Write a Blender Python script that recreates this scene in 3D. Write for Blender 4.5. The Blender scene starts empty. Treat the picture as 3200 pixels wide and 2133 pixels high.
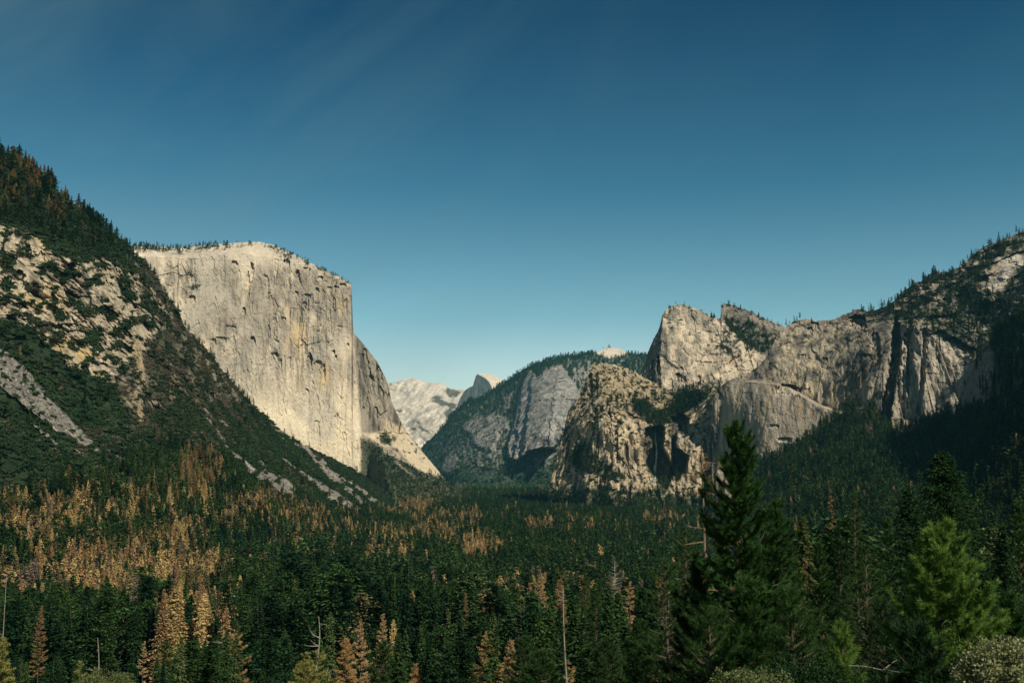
import bpy, math, random
import numpy as np
F32 = np.float32
W, H, FOC = 3200.0, 2133.0, 3215.0
PITCH = math.atan((1450 - 1066.5) / FOC)
CP, SP = math.cos(PITCH), math.sin(PITCH)
SC = bpy.context.scene
COL = SC.collection
rng = np.random.default_rng(7)
random.seed(7)

# ---------------------------------------------------------------- geometry of the view
def rays(px, py):
    """direction through a photo pixel, scaled so that its forward (y) part is 1"""
    px = np.asarray(px, float); py = np.asarray(py, float)
    cx = (px - 1600.0) / FOC; cy = (1066.5 - py) / FOC
    y = CP - cy * SP; z = SP + cy * CP
    return np.stack([cx / y, np.ones_like(y), z / y], -1)
def P(px, py, d): return rays(px, py) * np.asarray(d, float)[..., None]
def project(p):
    p = np.asarray(p, float)
    f = p[..., 1] * CP + p[..., 2] * SP
    u = -p[..., 1] * SP + p[..., 2] * CP
    f = np.maximum(f, 1e-3)
    return 1600 + FOC * p[..., 0] / f, 1066.5 - FOC * u / f

# ---------------------------------------------------------------- noise
def _hash(x, y, z, s):
    with np.errstate(over='ignore'):
        h = (x.astype(np.uint32) * np.uint32(374761393) + y.astype(np.uint32) * np.uint32(668265263)
             + z.astype(np.uint32) * np.uint32(2147483647) + np.uint32((s * 2654435761 + 12345) & 0xffffffff))
        h ^= h >> np.uint32(13); h *= np.uint32(1274126177); h ^= h >> np.uint32(16)
        h *= np.uint32(2246822519); h ^= h >> np.uint32(13)
    return h
def perlin(p, s=0):
    p = np.asarray(p, F32)
    i = np.floor(p).astype(np.int64); f = p - i
    w = f * f * f * (f * (f * 6 - 15) + 10)
    out = np.zeros(p.shape[:-1], F32)
    for dx in (0, 1):
        for dy in (0, 1):
            for dz in (0, 1):
                h = _hash(i[..., 0] + dx, i[..., 1] + dy, i[..., 2] + dz, s)
                gx = (h & 255).astype(F32) / 127.5 - 1; gy = ((h >> np.uint32(8)) & 255).astype(F32) / 127.5 - 1
                gz = ((h >> np.uint32(16)) & 255).astype(F32) / 127.5 - 1
                g = gx * (f[..., 0] - dx) + gy * (f[..., 1] - dy) + gz * (f[..., 2] - dz)
                wx = w[..., 0] if dx else 1 - w[..., 0]; wy = w[..., 1] if dy else 1 - w[..., 1]; wz = w[..., 2] if dz else 1 - w[..., 2]
                out += g * wx * wy * wz
    return out * 1.25
def fbm(p, o=4, s=0, gain=.5):
    p = np.asarray(p, F32); a = 1.0; t = 0; n = 0
    for k in range(o):
        t = t + a * perlin(p, s + k * 17); n += a; a *= gain; p = p * 2.03 + 3.7
    return t / n * 1.6
def ridged(p, o=3, s=0):
    p = np.asarray(p, F32); a = 1.0; t = 0; n = 0
    for k in range(o):
        t = t + a * (1 - 2 * np.abs(perlin(p, s + k * 13)) * 1.3); n += a; a *= .5; p = p * 2.1 + 1.3
    return t / n
def cells(p, s=0, tilt=.9, both=False):
    """broken blocks: every jittered cell has its own height and its own tilted face"""
    p = np.asarray(p, F32); sh = p.shape[:-1]; p = p.reshape(-1, 3)
    i = np.floor(p).astype(np.int64)
    best = np.full(len(p), 1e9, F32); val = np.zeros(len(p), F32)
    for dx in (-1, 0, 1):
        for dy in (-1, 0, 1):
            for dz in (-1, 0, 1):
                c = i + np.array([dx, dy, dz])
                h = _hash(c[:, 0], c[:, 1], c[:, 2], s); h2 = _hash(c[:, 0], c[:, 1], c[:, 2], s + 91)
                o = np.stack([(h & 1023), (h >> np.uint32(10)) & 1023, (h >> np.uint32(20)) & 1023], -1).astype(F32) / 1023
                q = p - (c + .15 + .7 * o).astype(F32)
                d = (q * q).sum(-1)
                g = np.stack([(h2 & 1023), (h2 >> np.uint32(10)) & 1023, (h2 >> np.uint32(20)) & 1023], -1).astype(F32) / 511.5 - 1
                v = g[:, 0] * g[:, 2] * .5 + tilt * (q * g).sum(-1) + g[:, 1] * .45
                m = d < best
                best = np.where(m, d, best); val = np.where(m, v, val)
    return val.reshape(sh)
def sstep(a, b, x):
    t = np.clip((x - a) / (b - a), 0, 1); return t * t * (3 - 2 * t)
def mixc(a, b, t):
    a = np.asarray(a, F32); b = np.asarray(b, F32); return a + (b - a) * np.asarray(t, F32)[..., None]

# ---------------------------------------------------------------- traced shapes
def poly_in(px, py, poly, soft=10):
    """1 inside, 0 outside, soft edge in pixels"""
    poly = np.asarray(poly, float); ins = np.zeros(px.shape, bool); dm = np.full(px.shape, 1e9)
    for k in range(len(poly)):
        x1, y1 = poly[k]; x2, y2 = poly[(k + 1) % len(poly)]
        if y1 != y2:
            c = ((y1 > py) != (y2 > py)) & (px < (x2 - x1) * (py - y1) / (y2 - y1) + x1)
            ins ^= c
        ex, ey = x2 - x1, y2 - y1
        t = np.clip(((px - x1) * ex + (py - y1) * ey) / (ex * ex + ey * ey + 1e-9), 0, 1)
        dm = np.minimum(dm, np.hypot(px - x1 - t * ex, py - y1 - t * ey))
    sd = np.where(ins, dm, -dm)
    return sstep(-soft, soft, sd).astype(F32)
def line_in(px, py, pts, soft=4):
    """1 along a traced strip; pts = (x, y, half width)"""
    out = np.zeros(px.shape, F32)
    for (x1, y1, w1), (x2, y2, w2) in zip(pts[:-1], pts[1:]):
        ex, ey = x2 - x1, y2 - y1
        t = np.clip(((px - x1) * ex + (py - y1) * ey) / (ex * ex + ey * ey + 1e-9), 0, 1)
        d = np.hypot(px - x1 - t * ex, py - y1 - t * ey)
        out = np.maximum(out, sstep(-soft, soft, (w1 + (w2 - w1) * t) - d))
    return out
def rbf(ctrl):
    """smooth surface through (pixel, pixel, distance) points; a plane stays a plane (1/d is linear in the picture)"""
    c = np.asarray(ctrl, float); q = c[:, :2] / 1000.0; v = 1000.0 / c[:, 2]
    def k(r2): return np.where(r2 > 1e-12, .5 * r2 * np.log(r2 + 1e-12), 0)
    n = len(c)
    A = np.zeros((n + 3, n + 3)); A[:n, :n] = k(((q[:, None] - q[None]) ** 2).sum(-1)) + np.eye(n) * 1e-4
    A[:n, n] = 1; A[:n, n + 1:] = q; A[n, :n] = 1; A[n + 1:, :n] = q.T
    w = np.linalg.solve(A, np.r_[v, 0, 0, 0])
    def f(px, py):
        px = px / 1000.0; py = py / 1000.0
        r = w[n] + w[n + 1] * px + w[n + 2] * py
        for j in range(n): r = r + w[j] * k((px - q[j, 0]) ** 2 + (py - q[j, 1]) ** 2)
        return 1000.0 / np.maximum(r, .03)
    return f
def plane(px, py, d, n):
    n = np.asarray(n, float); n = n / np.linalg.norm(n); c = (P(px, py, d) * n).sum()
    def f(PX, PY):
        return c / np.minimum((rays(PX, PY) * n).sum(-1), -.02)
    return f

# ---------------------------------------------------------------- meshes
def mesh_np(name, verts, faces, mat=None, smooth=False, loop_n=None):
    """faces: (n,k) int array, or flat index array with loop_n = corner count of each face"""
    m = bpy.data.meshes.new(name)
    v = np.ascontiguousarray(verts, F32)
    m.vertices.add(len(v)); m.vertices.foreach_set('co', v.ravel())
    if faces is not None and len(faces):
        if loop_n is None:
            loop_n = np.full(len(faces), faces.shape[1], np.int32)
        fl = np.ascontiguousarray(np.asarray(faces).ravel(), np.int32)
        st = np.zeros(len(loop_n), np.int32); st[1:] = np.cumsum(loop_n)[:-1]
        m.loops.add(len(fl)); m.loops.foreach_set('vertex_index', fl)
        m.polygons.add(len(loop_n)); m.polygons.foreach_set('loop_start', st)
        try: m.polygons.foreach_set('loop_total', np.asarray(loop_n, np.int32))
        except Exception: pass
        m.polygons.foreach_set('use_smooth', np.full(len(loop_n), smooth))
    m.update(calc_edges=True); m.validate()
    if mat: m.materials.append(mat)
    return m
def link(name, data, parent=None, label=None, cat=None, group=None, kind=None, loc=None):
    o = bpy.data.objects.new(name, data); COL.objects.link(o)
    if parent: o.parent = parent
    if loc is not None: o.location = loc
    if label: o['label'] = label
    if cat: o['category'] = cat
    if group: o['group'] = group
    if kind: o['kind'] = kind
    return o
def add_attr(m, name, typ, dom, arr):
    a = m.attributes.new(name, typ, dom)
    arr = np.ascontiguousarray(arr)
    if typ == 'FLOAT_COLOR':
        if arr.shape[1] == 3: arr = np.c_[arr, np.ones(len(arr))]
        a.data.foreach_set('color', np.ascontiguousarray(arr, F32).ravel())
    elif typ == 'FLOAT_VECTOR': a.data.foreach_set('vector', arr.astype(F32).ravel())
    elif typ == 'INT': a.data.foreach_set('value', arr.astype(np.int32))
    else: a.data.foreach_set('value', arr.astype(F32))

# ---------------------------------------------------------------- materials
class NT:
    def __init__(s, mat):
        mat.use_nodes = True; s.t = mat.node_tree; s.t.nodes.clear()
    def n(s, typ, ins=None, **kw):
        nd = s.t.nodes.new(typ)
        for k, v in kw.items(): setattr(nd, k, v)
        for k, v in (ins or {}).items():
            if isinstance(v, bpy.types.NodeSocket): s.t.links.new(v, nd.inputs[k])
            else: nd.inputs[k].default_value = v
        return nd
def mix_rgb(nt, blend, fac, a, b):
    nd = nt.n('ShaderNodeMix', data_type='RGBA', blend_type=blend)
    for k, v in ((0, fac), (6, a), (7, b)):
        if isinstance(v, bpy.types.NodeSocket): nt.t.links.new(v, nd.inputs[k])
        else: nd.inputs[k].default_value = v
    return nd.outputs[2]
def rock_material(name, s1, s2, bump=.6, lo=.72, hi=1.25, stretch=.3, rough=.95):
    """albedo painted per vertex (stains, lichen, soil, in places painted shade), broken up by noise that is stretched down the face"""
    m = bpy.data.materials.new(name); nt = NT(m)
    at = nt.n('ShaderNodeAttribute', attribute_name='albedo')
    tc = nt.n('ShaderNodeTexCoord')
    mp = nt.n('ShaderNodeMapping', {'Vector': tc.outputs['Object'], 'Scale': (1, 1, stretch)})
    n1 = nt.n('ShaderNodeTexNoise', {'Vector': mp.outputs[0], 'Scale': 1 / s1, 'Detail': 6.0, 'Roughness': .65})
    n2 = nt.n('ShaderNodeTexNoise', {'Vector': tc.outputs['Object'], 'Scale': 1 / s2, 'Detail': 4.0, 'Roughness': .7})
    mr = nt.n('ShaderNodeMapRange', {'Value': n1.outputs[0], 'From Min': .3, 'From Max': .7, 'To Min': lo, 'To Max': hi})
    c1 = mix_rgb(nt, 'MULTIPLY', 1.0, at.outputs['Color'], mr.outputs[0])
    mr2 = nt.n('ShaderNodeMapRange', {'Value': n2.outputs[0], 'From Min': .3, 'From Max': .7, 'To Min': .8, 'To Max': 1.2})
    c2 = mix_rgb(nt, 'MULTIPLY', 1.0, c1, mr2.outputs[0])
    ad = nt.n('ShaderNodeMath', {0: n1.outputs[0], 1: n2.outputs[0]}, operation='ADD')
    bp = nt.n('ShaderNodeBump', {'Height': ad.outputs[0], 'Strength': bump, 'Distance': s1 * .35})
    b = nt.n('ShaderNodeBsdfPrincipled', {'Base Color': c2, 'Roughness': rough, 'Specular IOR Level': .1, 'Normal': bp.outputs[0]})
    o = nt.n('ShaderNodeOutputMaterial', {'Surface': b.outputs[0]})
    return m
def leaf_material(name, base=None, var=.55, rough=.7, trans=.15, spec=.12):
    """foliage: colour of the plant ('tint', else base) varied leaf by leaf"""
    m = bpy.data.materials.new(name); nt = NT(m)
    if base is None:
        c = nt.n('ShaderNodeAttribute', attribute_name='tint', attribute_type='INSTANCER').outputs['Color']
    else: c = nt.n('ShaderNodeRGB').outputs[0]; c.default_value = (*base, 1)
    v = nt.n('ShaderNodeAttribute', attribute_name='v')
    mr = nt.n('ShaderNodeMapRange', {'Value': v.outputs['Fac'], 'To Min': 1 - var, 'To Max': 1 + var})
    c2 = mix_rgb(nt, 'MULTIPLY', 1.0, c, mr.outputs[0])
    d = nt.n('ShaderNodeBsdfPrincipled', {'Base Color': c2, 'Roughness': rough, 'Specular IOR Level': spec})
    t = nt.n('ShaderNodeBsdfTranslucent', {'Color': c2})
    mx = nt.n('ShaderNodeMixShader', {0: trans, 1: d.outputs[0], 2: t.outputs[0]})
    nt.n('ShaderNodeOutputMaterial', {'Surface': mx.outputs[0]})
    return m
def bark_material(name, c1, c2, scale=1.2):
    m = bpy.data.materials.new(name); nt = NT(m)
    tc = nt.n('ShaderNodeTexCoord')
    mp = nt.n('ShaderNodeMapping', {'Vector': tc.outputs['Object'], 'Scale': (1, 1, .25)})
    n1 = nt.n('ShaderNodeTexNoise', {'Vector': mp.outputs[0], 'Scale': scale * 4, 'Detail': 5.0, 'Roughness': .7})
    r = nt.n('ShaderNodeMapRange', {'Value': n1.outputs[0], 'From Min': .35, 'From Max': .65})
    c = mix_rgb(nt, 'MIX', r.outputs[0], (*c1, 1), (*c2, 1))
    bp = nt.n('ShaderNodeBump', {'Height': n1.outputs[0], 'Strength': .8, 'Distance': .06})
    b = nt.n('ShaderNodeBsdfPrincipled', {'Base Color': c, 'Roughness': .9, 'Specular IOR Level': .1, 'Normal': bp.outputs[0]})
    nt.n('ShaderNodeOutputMaterial', {'Surface': b.outputs[0]})
    return m
# ================================================================ terrain
def zground(x, y):
    """valley: the slope below the lookout runs out on a flat floor"""
    d = np.hypot(x, y)
    z = -2.0 - 148.0 * (1 - np.exp(-d / 470.0))
    q = np.stack([x / 90.0, y / 90.0, np.zeros_like(x)], -1)
    return z + fbm(q, 3, 5) * np.clip(d / 60.0, .05, 6.0)

RELIEFS = []
class Relief:
    def __init__(s, name, label, cat, top, bot, x0, x1, sx, sy, depth, disp, color, mat, jag=(2.0, 14.0), back=1.0):
        xs = np.arange(x0, x1 + sx, sx)
        t = np.asarray(top, float); b = np.asarray(bot, float)
        q = np.stack([xs / jag[1], np.zeros_like(xs), np.zeros_like(xs)], -1)
        yt = np.interp(xs, t[:, 0], t[:, 1]) + fbm(q, 4, 31) * jag[0]
        yb = np.maximum(np.interp(xs, b[:, 0], b[:, 1]), yt + 8)
        ny = int(np.ceil((yb - yt).max() / sy)) + 1
        tt = np.linspace(0, 1, ny)
        PX = np.repeat(xs[None], ny, 0); PY = yt[None] + (yb - yt)[None] * tt[:, None]
        D0 = depth(PX, PY); P0 = P(PX, PY, D0)
        D = D0 + disp(PX, PY, P0)
        V = P(PX, PY, D)
        s.xs, s.yt, s.yb, s.PX, s.PY, s.D, s.V, s.ny = xs, yt, yb, PX, PY, D, V, ny
        # area and steepness of every patch of the surface
        du = np.gradient(V, axis=1); dv = np.gradient(V, axis=0)
        nn = np.cross(du, dv); s.area = np.linalg.norm(nn, axis=-1); s.nz = np.abs(nn[..., 2]) / (s.area + 1e-9)
        col = color(s)
        # the mountain goes on behind its skyline
        rows = [V]; cols = [col]
        r = V[0].copy(); hd = r * np.array([1, 1, 0.0]); hd /= np.linalg.norm(hd, axis=-1, keepdims=True)
        for k, (fw, dn) in enumerate(((40, 8), (160, 70), (420, 300), (900, 800))):
            rows.insert(0, (r + hd * fw * back - np.array([0, 0, dn * back]))[None]); cols.insert(0, col[:1] * .8)
        # and its foot goes on into the ground
        ft = V[-1] + (V[-1] * np.array([1, 1, 0])) * -.02; ft[:, 2] -= 60; ft2 = ft.copy(); ft2[:, 2] -= 260
        rows += [ft[None], ft2[None]]; cols += [col[-1:], col[-1:]]
        A = np.concatenate(rows, 0); C = np.concatenate(cols, 0)
        n, m = A.shape[:2]
        idx = np.arange(n * m).reshape(n, m)
        f = np.stack([idx[:-1, :-1], idx[1:, :-1], idx[1:, 1:], idx[:-1, 1:]], -1).reshape(-1, 4)
        me = mesh_np(name, A.reshape(-1, 3), f, mat, smooth=False)
        add_attr(me, 'albedo', 'FLOAT_COLOR', 'POINT', np.clip(C.reshape(-1, 3), 0.004, .9))
        s.ob = link(name, me, label=label, cat=cat, kind='structure')
        RELIEFS.append(s)
    def depth_at(s, px, py):
        """distance of this mountain along a line of sight (inf where it is not in the way)"""
        px = np.asarray(px); py = np.asarray(py)
        i = np.clip(np.round((px - s.xs[0]) / (s.xs[1] - s.xs[0])).astype(int), 0, len(s.xs) - 1)
        ok = (px >= s.xs[0]) & (px <= s.xs[-1]) & (py >= s.yt[i]) & (py <= s.yb[i])
        j = np.clip(((py - s.yt[i]) / (s.yb[i] - s.yt[i]) * (s.ny - 1)).round().astype(int), 0, s.ny - 1)
        return np.where(ok, s.D[j, i], np.inf)
    def sample(s, n, mask):
        """n random points of the surface, as likely as their share of the ground area"""
        w = (s.area * np.clip(s.nz, .05, 1) * mask).ravel(); w = w / w.sum()
        k = rng.choice(len(w), n, p=w)
        j, i = np.unravel_index(k, s.D.shape)
        du = np.gradient(s.V, axis=1)[j, i]; dv = np.gradient(s.V, axis=0)[j, i]
        return s.V[j, i] + du * (rng.random((n, 1)) - .5) + dv * (rng.random((n, 1)) - .5)

def recess(PX, PY, L, warp=.5, seed=3):
    """alcoves under overhangs: sharp roof and right edge, running out downwards"""
    out = np.zeros(PX.shape)
    q = np.stack([PX / 11, PY / 14, PX * 0], -1); wx = fbm(q, 3, seed); wy = fbm(q, 3, seed + 7)
    for cx, cy, rx, ry, dep in L:
        m = (np.abs(PX - cx) < rx * 2) & (np.abs(PY - cy) < ry * 3)
        if not m.any(): continue
        u = (PX[m] - cx) / rx + wx[m] * warp; v = (PY[m] - cy) / ry + wy[m] * warp
        roof = -np.sqrt(np.clip(1 - u * u, 0, 1))
        ins = (np.abs(u) < 1) & (v > roof)
        out[m] += np.where(ins, .8 * dep * np.clip(1 - (v - roof) / 2.4, 0, 1) * sstep(1.05, .5, -u) * np.clip(.75 + .7 * wx[m], .2, 1.2), 0)
    return out

GREEN = np.array([.014, .030, .013]); OLIVE = np.array([.034, .045, .023])
def vary(V, sc, s, amp): return 1 + amp * fbm(V / sc, 3, s)[..., None]

# ---------------------------------------------------------------- tall pale face with a sharp prow
M_WALL = rock_material('pale_granite', 26, 7, bump=.35, lo=.86, hi=1.14, stretch=.16)
M_ROCK = rock_material('grey_granite', 20, 5, bump=.7, lo=.6, hi=1.35, stretch=.3)
M_SLOPE = rock_material('slope_rock', 12, 3.5, bump=.8, lo=.6, hi=1.35, stretch=.7)
M_FAR = rock_material('far_granite', 120, 40, bump=.4, lo=.85, hi=1.15, stretch=.5)

w_top = [(380, 790), (430, 766), (520, 770), (560, 774), (600, 768), (700, 762), (760, 757), (810, 755), (850, 764), (880, 776), (900, 786), (930, 800),
         (1000, 836), (1060, 864), (1090, 882), (1099, 892), (1101, 960), (1103, 1030), (1108, 1042), (1125, 1062), (1150, 1092), (1180, 1132), (1200, 1170),
         (1213, 1200), (1218, 1225), (1226, 1262), (1240, 1290), (1260, 1330), (1275, 1352), (1290, 1370), (1320, 1410), (1345, 1440), (1370, 1470), (1384, 1490), (1400, 1506), (1425, 1530), (1450, 1560)]
w_bot = [(380, 1100), (700, 1300), (900, 1520), (1100, 1560), (1450, 1575)]
w_sw = plane(760, 1100, 4050, (.30, -.93, .13)); w_se = plane(1112, 1250, 4190, (.80, -.50, .22)); w_cap = plane(770, 772, 4260, (.12, -.42, .90))
w_ap = plane(1180, 1420, 4270, (.45, -.72, .55))
def nose_x(py): return np.interp(py, [880, 1040, 1150, 1250, 1350, 1430, 1470, 1560], [1101, 1104, 1110, 1118, 1126, 1136, 1144, 1160])
def w_depth(PX, PY):
    a, b, c, e = w_sw(PX, PY), w_se(PX, PY), w_cap(PX, PY), w_ap(PX, PY)
    nx = nose_x(PY) + 5 * fbm(np.stack([PY / 60, PY * 0, PY * 0], -1), 3, 2)
    rgt = PX > nx
    # right of the prow the wall turns away
    d = np.where(rgt, a * 0 + b, a)
    off = np.interp(PY, [880, 1560], [0, 0])
    # keep both faces together along the prow
    edge_a = w_sw(nx, PY); edge_b = w_se(nx, PY)
    d = np.where(rgt, edge_a + (b - edge_b), a)
    apron = rgt & (PY > 1352 + 8 * perlin(np.stack([PX / 20, PX * 0, PX * 0], -1), 4))
    d = np.where(apron, d - ((PY - 1350) * 2.6 + 12) * sstep(2, 70, PX - nx), d)
    top = np.interp(PX, [380, 600, 760, 900, 1000, 1100], [800, 806, 790, 812, 850, 893])
    d = d + np.where(~rgt, np.clip(top - PY, 0, 60) * 3.2, 0)
    return d
CRACKS = [[(788, 818, 1), (786, 875, 2), (772, 945, 1.5), (762, 998, .8)], [(852, 990, 1), (863, 1094, 2), (852, 1104, 2)], [(847, 1104, 2), (879, 1158, 2), (889, 1200, .8)], [(975, 1110, 2), (959, 1136, 2), (996, 1253, 1.4), (1007, 1317, .8)], [(991, 1136, 2), (1012, 1158, 2), (1017, 1184, 1)],
          [(996, 1328, 1), (1001, 1392, 1.2)], [(1065, 1344, 1), (1092, 1424, 1.2)], [(676, 1067, 1.2), (698, 1056, 2), (714, 1059, 1)], [(740, 822, 2), (751, 865, 2)], [(682, 875, 1), (671, 923, 1), (687, 977, 1)], [(836, 880, .8), (842, 960, 1.2), (838, 1080, 1)], [(905, 960, .8), (910, 1080, 1), (905, 1180, .8)], [(1030, 930, .8), (1036, 1060, 1)], [(610, 960, .8), (640, 1080, 1), (690, 1180, 1)],
          [(560, 800, .8), (548, 860, 1)], [(620, 790, .8), (640, 850, 1), (632, 880, 1)], [(930, 860, 1.4), (950, 905, 1)], [(1066, 900, 1.2), (1072, 960, 1)], [(745, 1100, .8), (770, 1200, 1), (810, 1320, 1)], [(870, 1200, .8), (905, 1330, 1), (930, 1440, 1)]]
REC = [(896, 819, 12, 9, 40), (930, 856, 8, 14, 40), (925, 915, 7, 6, 30), (957, 922, 14, 5, 35), (952, 951, 6, 9, 35), (886, 995, 8, 5, 30), (791, 1062, 9, 12, 35),
       (859, 1111, 12, 12, 40), (876, 1135, 5, 20, 25), (968, 1125, 8, 22, 45), (993, 1135, 12, 10, 40), (1012, 1158, 5, 26, 25), (1042, 1100, 6, 9, 35),
       (1050, 1116, 4, 7, 30), (1087, 1077, 4, 5, 30), (788, 840, 6, 22, 30), (776, 890, 5, 40, 14), (733, 822, 10, 8, 30), (600, 931, 12, 9, 30), (689, 1057, 18, 6, 26),
       (668, 1066, 8, 10, 20), (723, 1026, 16, 12, 16), (1070, 890, 12, 5, 30), (1050, 897, 9, 5, 30), (1028, 898, 8, 4, 25), (992, 905, 6, 7, 30), (958, 840, 12, 6, 30),
       (1000, 868, 10, 6, 30), (990, 948, 7, 4, 18), (763, 968, 6, 10, 25), (1060, 1020, 10, 3, 20), (995, 1036, 5, 4, 20), (842, 916, 4, 6, 25), (905, 1118, 5, 5, 22),
       (960, 1220, 5, 9, 20), (990, 1322, 8, 12, 14), (1052, 1320, 12, 30, 10), (1075, 1370, 8, 22, 9), (1080, 960, 5, 30, 16), (1044, 950, 5, 26, 14), (846, 960, 9, 40, 12), (860, 1030, 6, 50, 14), (840, 1060, 7, 40, 10),
       (1185, 1165, 12, 18, 30), (1160, 1190, 10, 20, 25), (1190, 1230, 9, 22, 30), (1150, 1275, 6, 30, 20), (1175, 1290, 6, 28, 25), (1205, 1235, 5, 10, 25), (1140, 1110, 8, 20, 20)]
def w_disp(PX, PY, V):
    # down-face coordinates: fissures and fins run with gravity
    big = fbm(V / np.array([240, 240, 420.]), 3, 1) * 34
    fin = ridged(V / np.array([70, 90, 620.]), 3, 2) * 9 + ridged(V / np.array([26, 34, 300.]), 2, 3) * 4
    blk = cells(V / np.array([70, 80, 120.]), 4) * 5 + cells(V / np.array([28, 34, 70.]), 5) * 5.5 + fbm(V / np.array([26, 30, 60.]), 4, 7) * 9
    q = np.stack([PX, PY, PX * 0], -1)
    rough_zone = np.clip(sstep(1180, 1000, PY) * .75 + .2 + .5 * fbm(q / 140, 2, 8), .12, 1.2)
    d = big + fin * .8 + blk * rough_zone + cells(V / np.array([9, 12, 14.]), 6) * 2.2
    cw = fbm(q / 30, 2, 21) * 2; crk = np.zeros(PX.shape, F32)
    for L in CRACKS: crk = np.maximum(crk, line_in(PX + cw, PY, L, 1.2))
    zn = sstep(-.35, .25, fbm(V / np.array([150, 150, 260.]), 3, 10))
    rg = sstep(0, 14, PX - nose_x(PY)) * sstep(1380, 1340, PY)
    d = d + rg * (cells(V / np.array([40, 60, 110.]), 24, .6) * 16 + ridged(V / np.array([50, 80, 300.]), 3, 25) * 16)
    return d * (.45 + .6 * zn) + big * .4 * (1 - zn) + ridged(V / np.array([16, 20, 240.]), 2, 9) * 3.2 * zn + recess(PX, PY, REC) + 6 * crk * sstep(-.25, .2, fbm(q / 26, 2, 22))
def w_color(s):
    V, PX, PY = s.V, s.PX, s.PY
    c = np.broadcast_to(np.array([.50, .43, .335]), V.shape).copy(); zn = sstep(-.35, .25, fbm(V / np.array([150, 150, 260.]), 3, 10))
    q = np.stack([PX, PY, PX * 0], -1)
    n = fbm(V / np.array([90, 90, 160.]), 4, 11); st = fbm(V / np.array([26, 26, 420.]), 4, 12); st2 = fbm(V / np.array([11, 11, 260.]), 3, 13)
    c = mixc(c, (.29, .255, .21), sstep(-.22, .28, n + .35 * sstep(1200, 950, PY) - .1))
    c = mixc(c, (.21, .185, .155), sstep(-.1, .26, st) * sstep(1360, 1150, PY + 60 * n) * (.25 + .6 * zn))
    c = mixc(c, (.12, .11, .098), sstep(.14, .36, st2) * sstep(1250, 1080, PY + 90 * n) * .75 * zn)
    c = mixc(c, (.50, .36, .18), sstep(.0, .4, fbm(V / np.array([60, 60, 300.]), 3, 14)) * .5 * poly_in(PX, PY, [(960, 900), (1100, 940), (1105, 1180), (1000, 1230), (820, 1150), (860, 950)], 40))
    c = mixc(c, (.25, .21, .175), sstep(.05, .4, fbm(q / 34, 4, 15)) * poly_in(PX, PY, [(690, 880), (780, 900), (760, 1000), (800, 1060), (730, 1070), (640, 1000)], 30) * .8)
    c = mixc(c, (.22, .19, .16), sstep(.0, .4, fbm(q / np.array([14, 70, 1.]), 3, 16)) * poly_in(PX, PY, [(830, 900), (880, 930), (875, 1130), (840, 1120)], 16) * .8)
    c = mixc(c, (.60, .525, .40), sstep(1150, 1320, PY + 80 * n) * sstep(-.5, .2, n) * .9); c = mixc(c, (.56, .49, .40), sstep(860, 800, PY + 30 * n) * .6)
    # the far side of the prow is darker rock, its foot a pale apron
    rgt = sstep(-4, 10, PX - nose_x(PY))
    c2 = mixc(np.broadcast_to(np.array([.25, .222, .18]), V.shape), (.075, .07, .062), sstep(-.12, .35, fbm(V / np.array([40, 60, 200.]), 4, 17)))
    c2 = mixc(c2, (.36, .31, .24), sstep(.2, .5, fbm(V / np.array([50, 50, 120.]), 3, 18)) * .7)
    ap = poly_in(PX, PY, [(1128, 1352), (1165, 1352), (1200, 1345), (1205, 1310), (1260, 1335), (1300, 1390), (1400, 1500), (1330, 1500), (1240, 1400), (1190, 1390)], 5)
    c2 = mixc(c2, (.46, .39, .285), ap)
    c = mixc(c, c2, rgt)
    s.veg = np.clip(poly_in(PX + 7 * n, PY + 7 * n, [(1126, 1366), (1150, 1378), (1185, 1394), (1200, 1414), (1250, 1438), (1290, 1458), (1330, 1478), (1384, 1488), (1470, 1500), (1470, 1590), (1130, 1590)], 6)
                    * (1 - line_in(PX, PY, [(1236, 1442, 3), (1262, 1462, 5), (1296, 1492, 4)], 3))
                    + poly_in(PX, PY, [(1186, 1358), (1205, 1352), (1228, 1375), (1215, 1388), (1190, 1385)], 4)
                    + sstep(.25, .4, fbm(q / 12, 3, 19)) * poly_in(PX, PY, [(1160, 1350), (1290, 1370), (1330, 1440), (1180, 1400)], 8) * .7
                    + poly_in(PX, PY, [(590, 898), (612, 888), (632, 888), (622, 898), (598, 904)], 3), 0, 1)
    top = np.interp(PX, s.xs, s.yt)
    s.capveg = sstep(26, 6, PY - top) * sstep(.0, .35, fbm(q / np.array([22, 8, 1.]), 4, 20) + .22 * (PX < 690) + .1 * (PX > 860)) * (PX < 1100)
    s.capveg = np.maximum(s.capveg, .8 * sstep(-.1, .2, fbm(q / 8, 3, 23)) * poly_in(PX, PY, [(830, 760), (900, 790), (930, 806), (905, 812), (870, 800)], 5))
    c = mixc(c, (.345, .315, .27), sstep(.0, .35, fbm(V / np.array([200, 200, 260.]), 4, 27)) * (1 - rgt) * .6); c = c * np.array([1.09, 1.055, .985]); c = mixc(c, OLIVE, np.clip(s.veg * .9 + s.capveg * .6, 0, 1))
    return c
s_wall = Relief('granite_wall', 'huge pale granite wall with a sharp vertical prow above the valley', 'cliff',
                w_top, w_bot, 380, 1446, 2.1, 2.1, w_depth, w_disp, w_color, M_WALL, jag=(1.6, 12))

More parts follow.
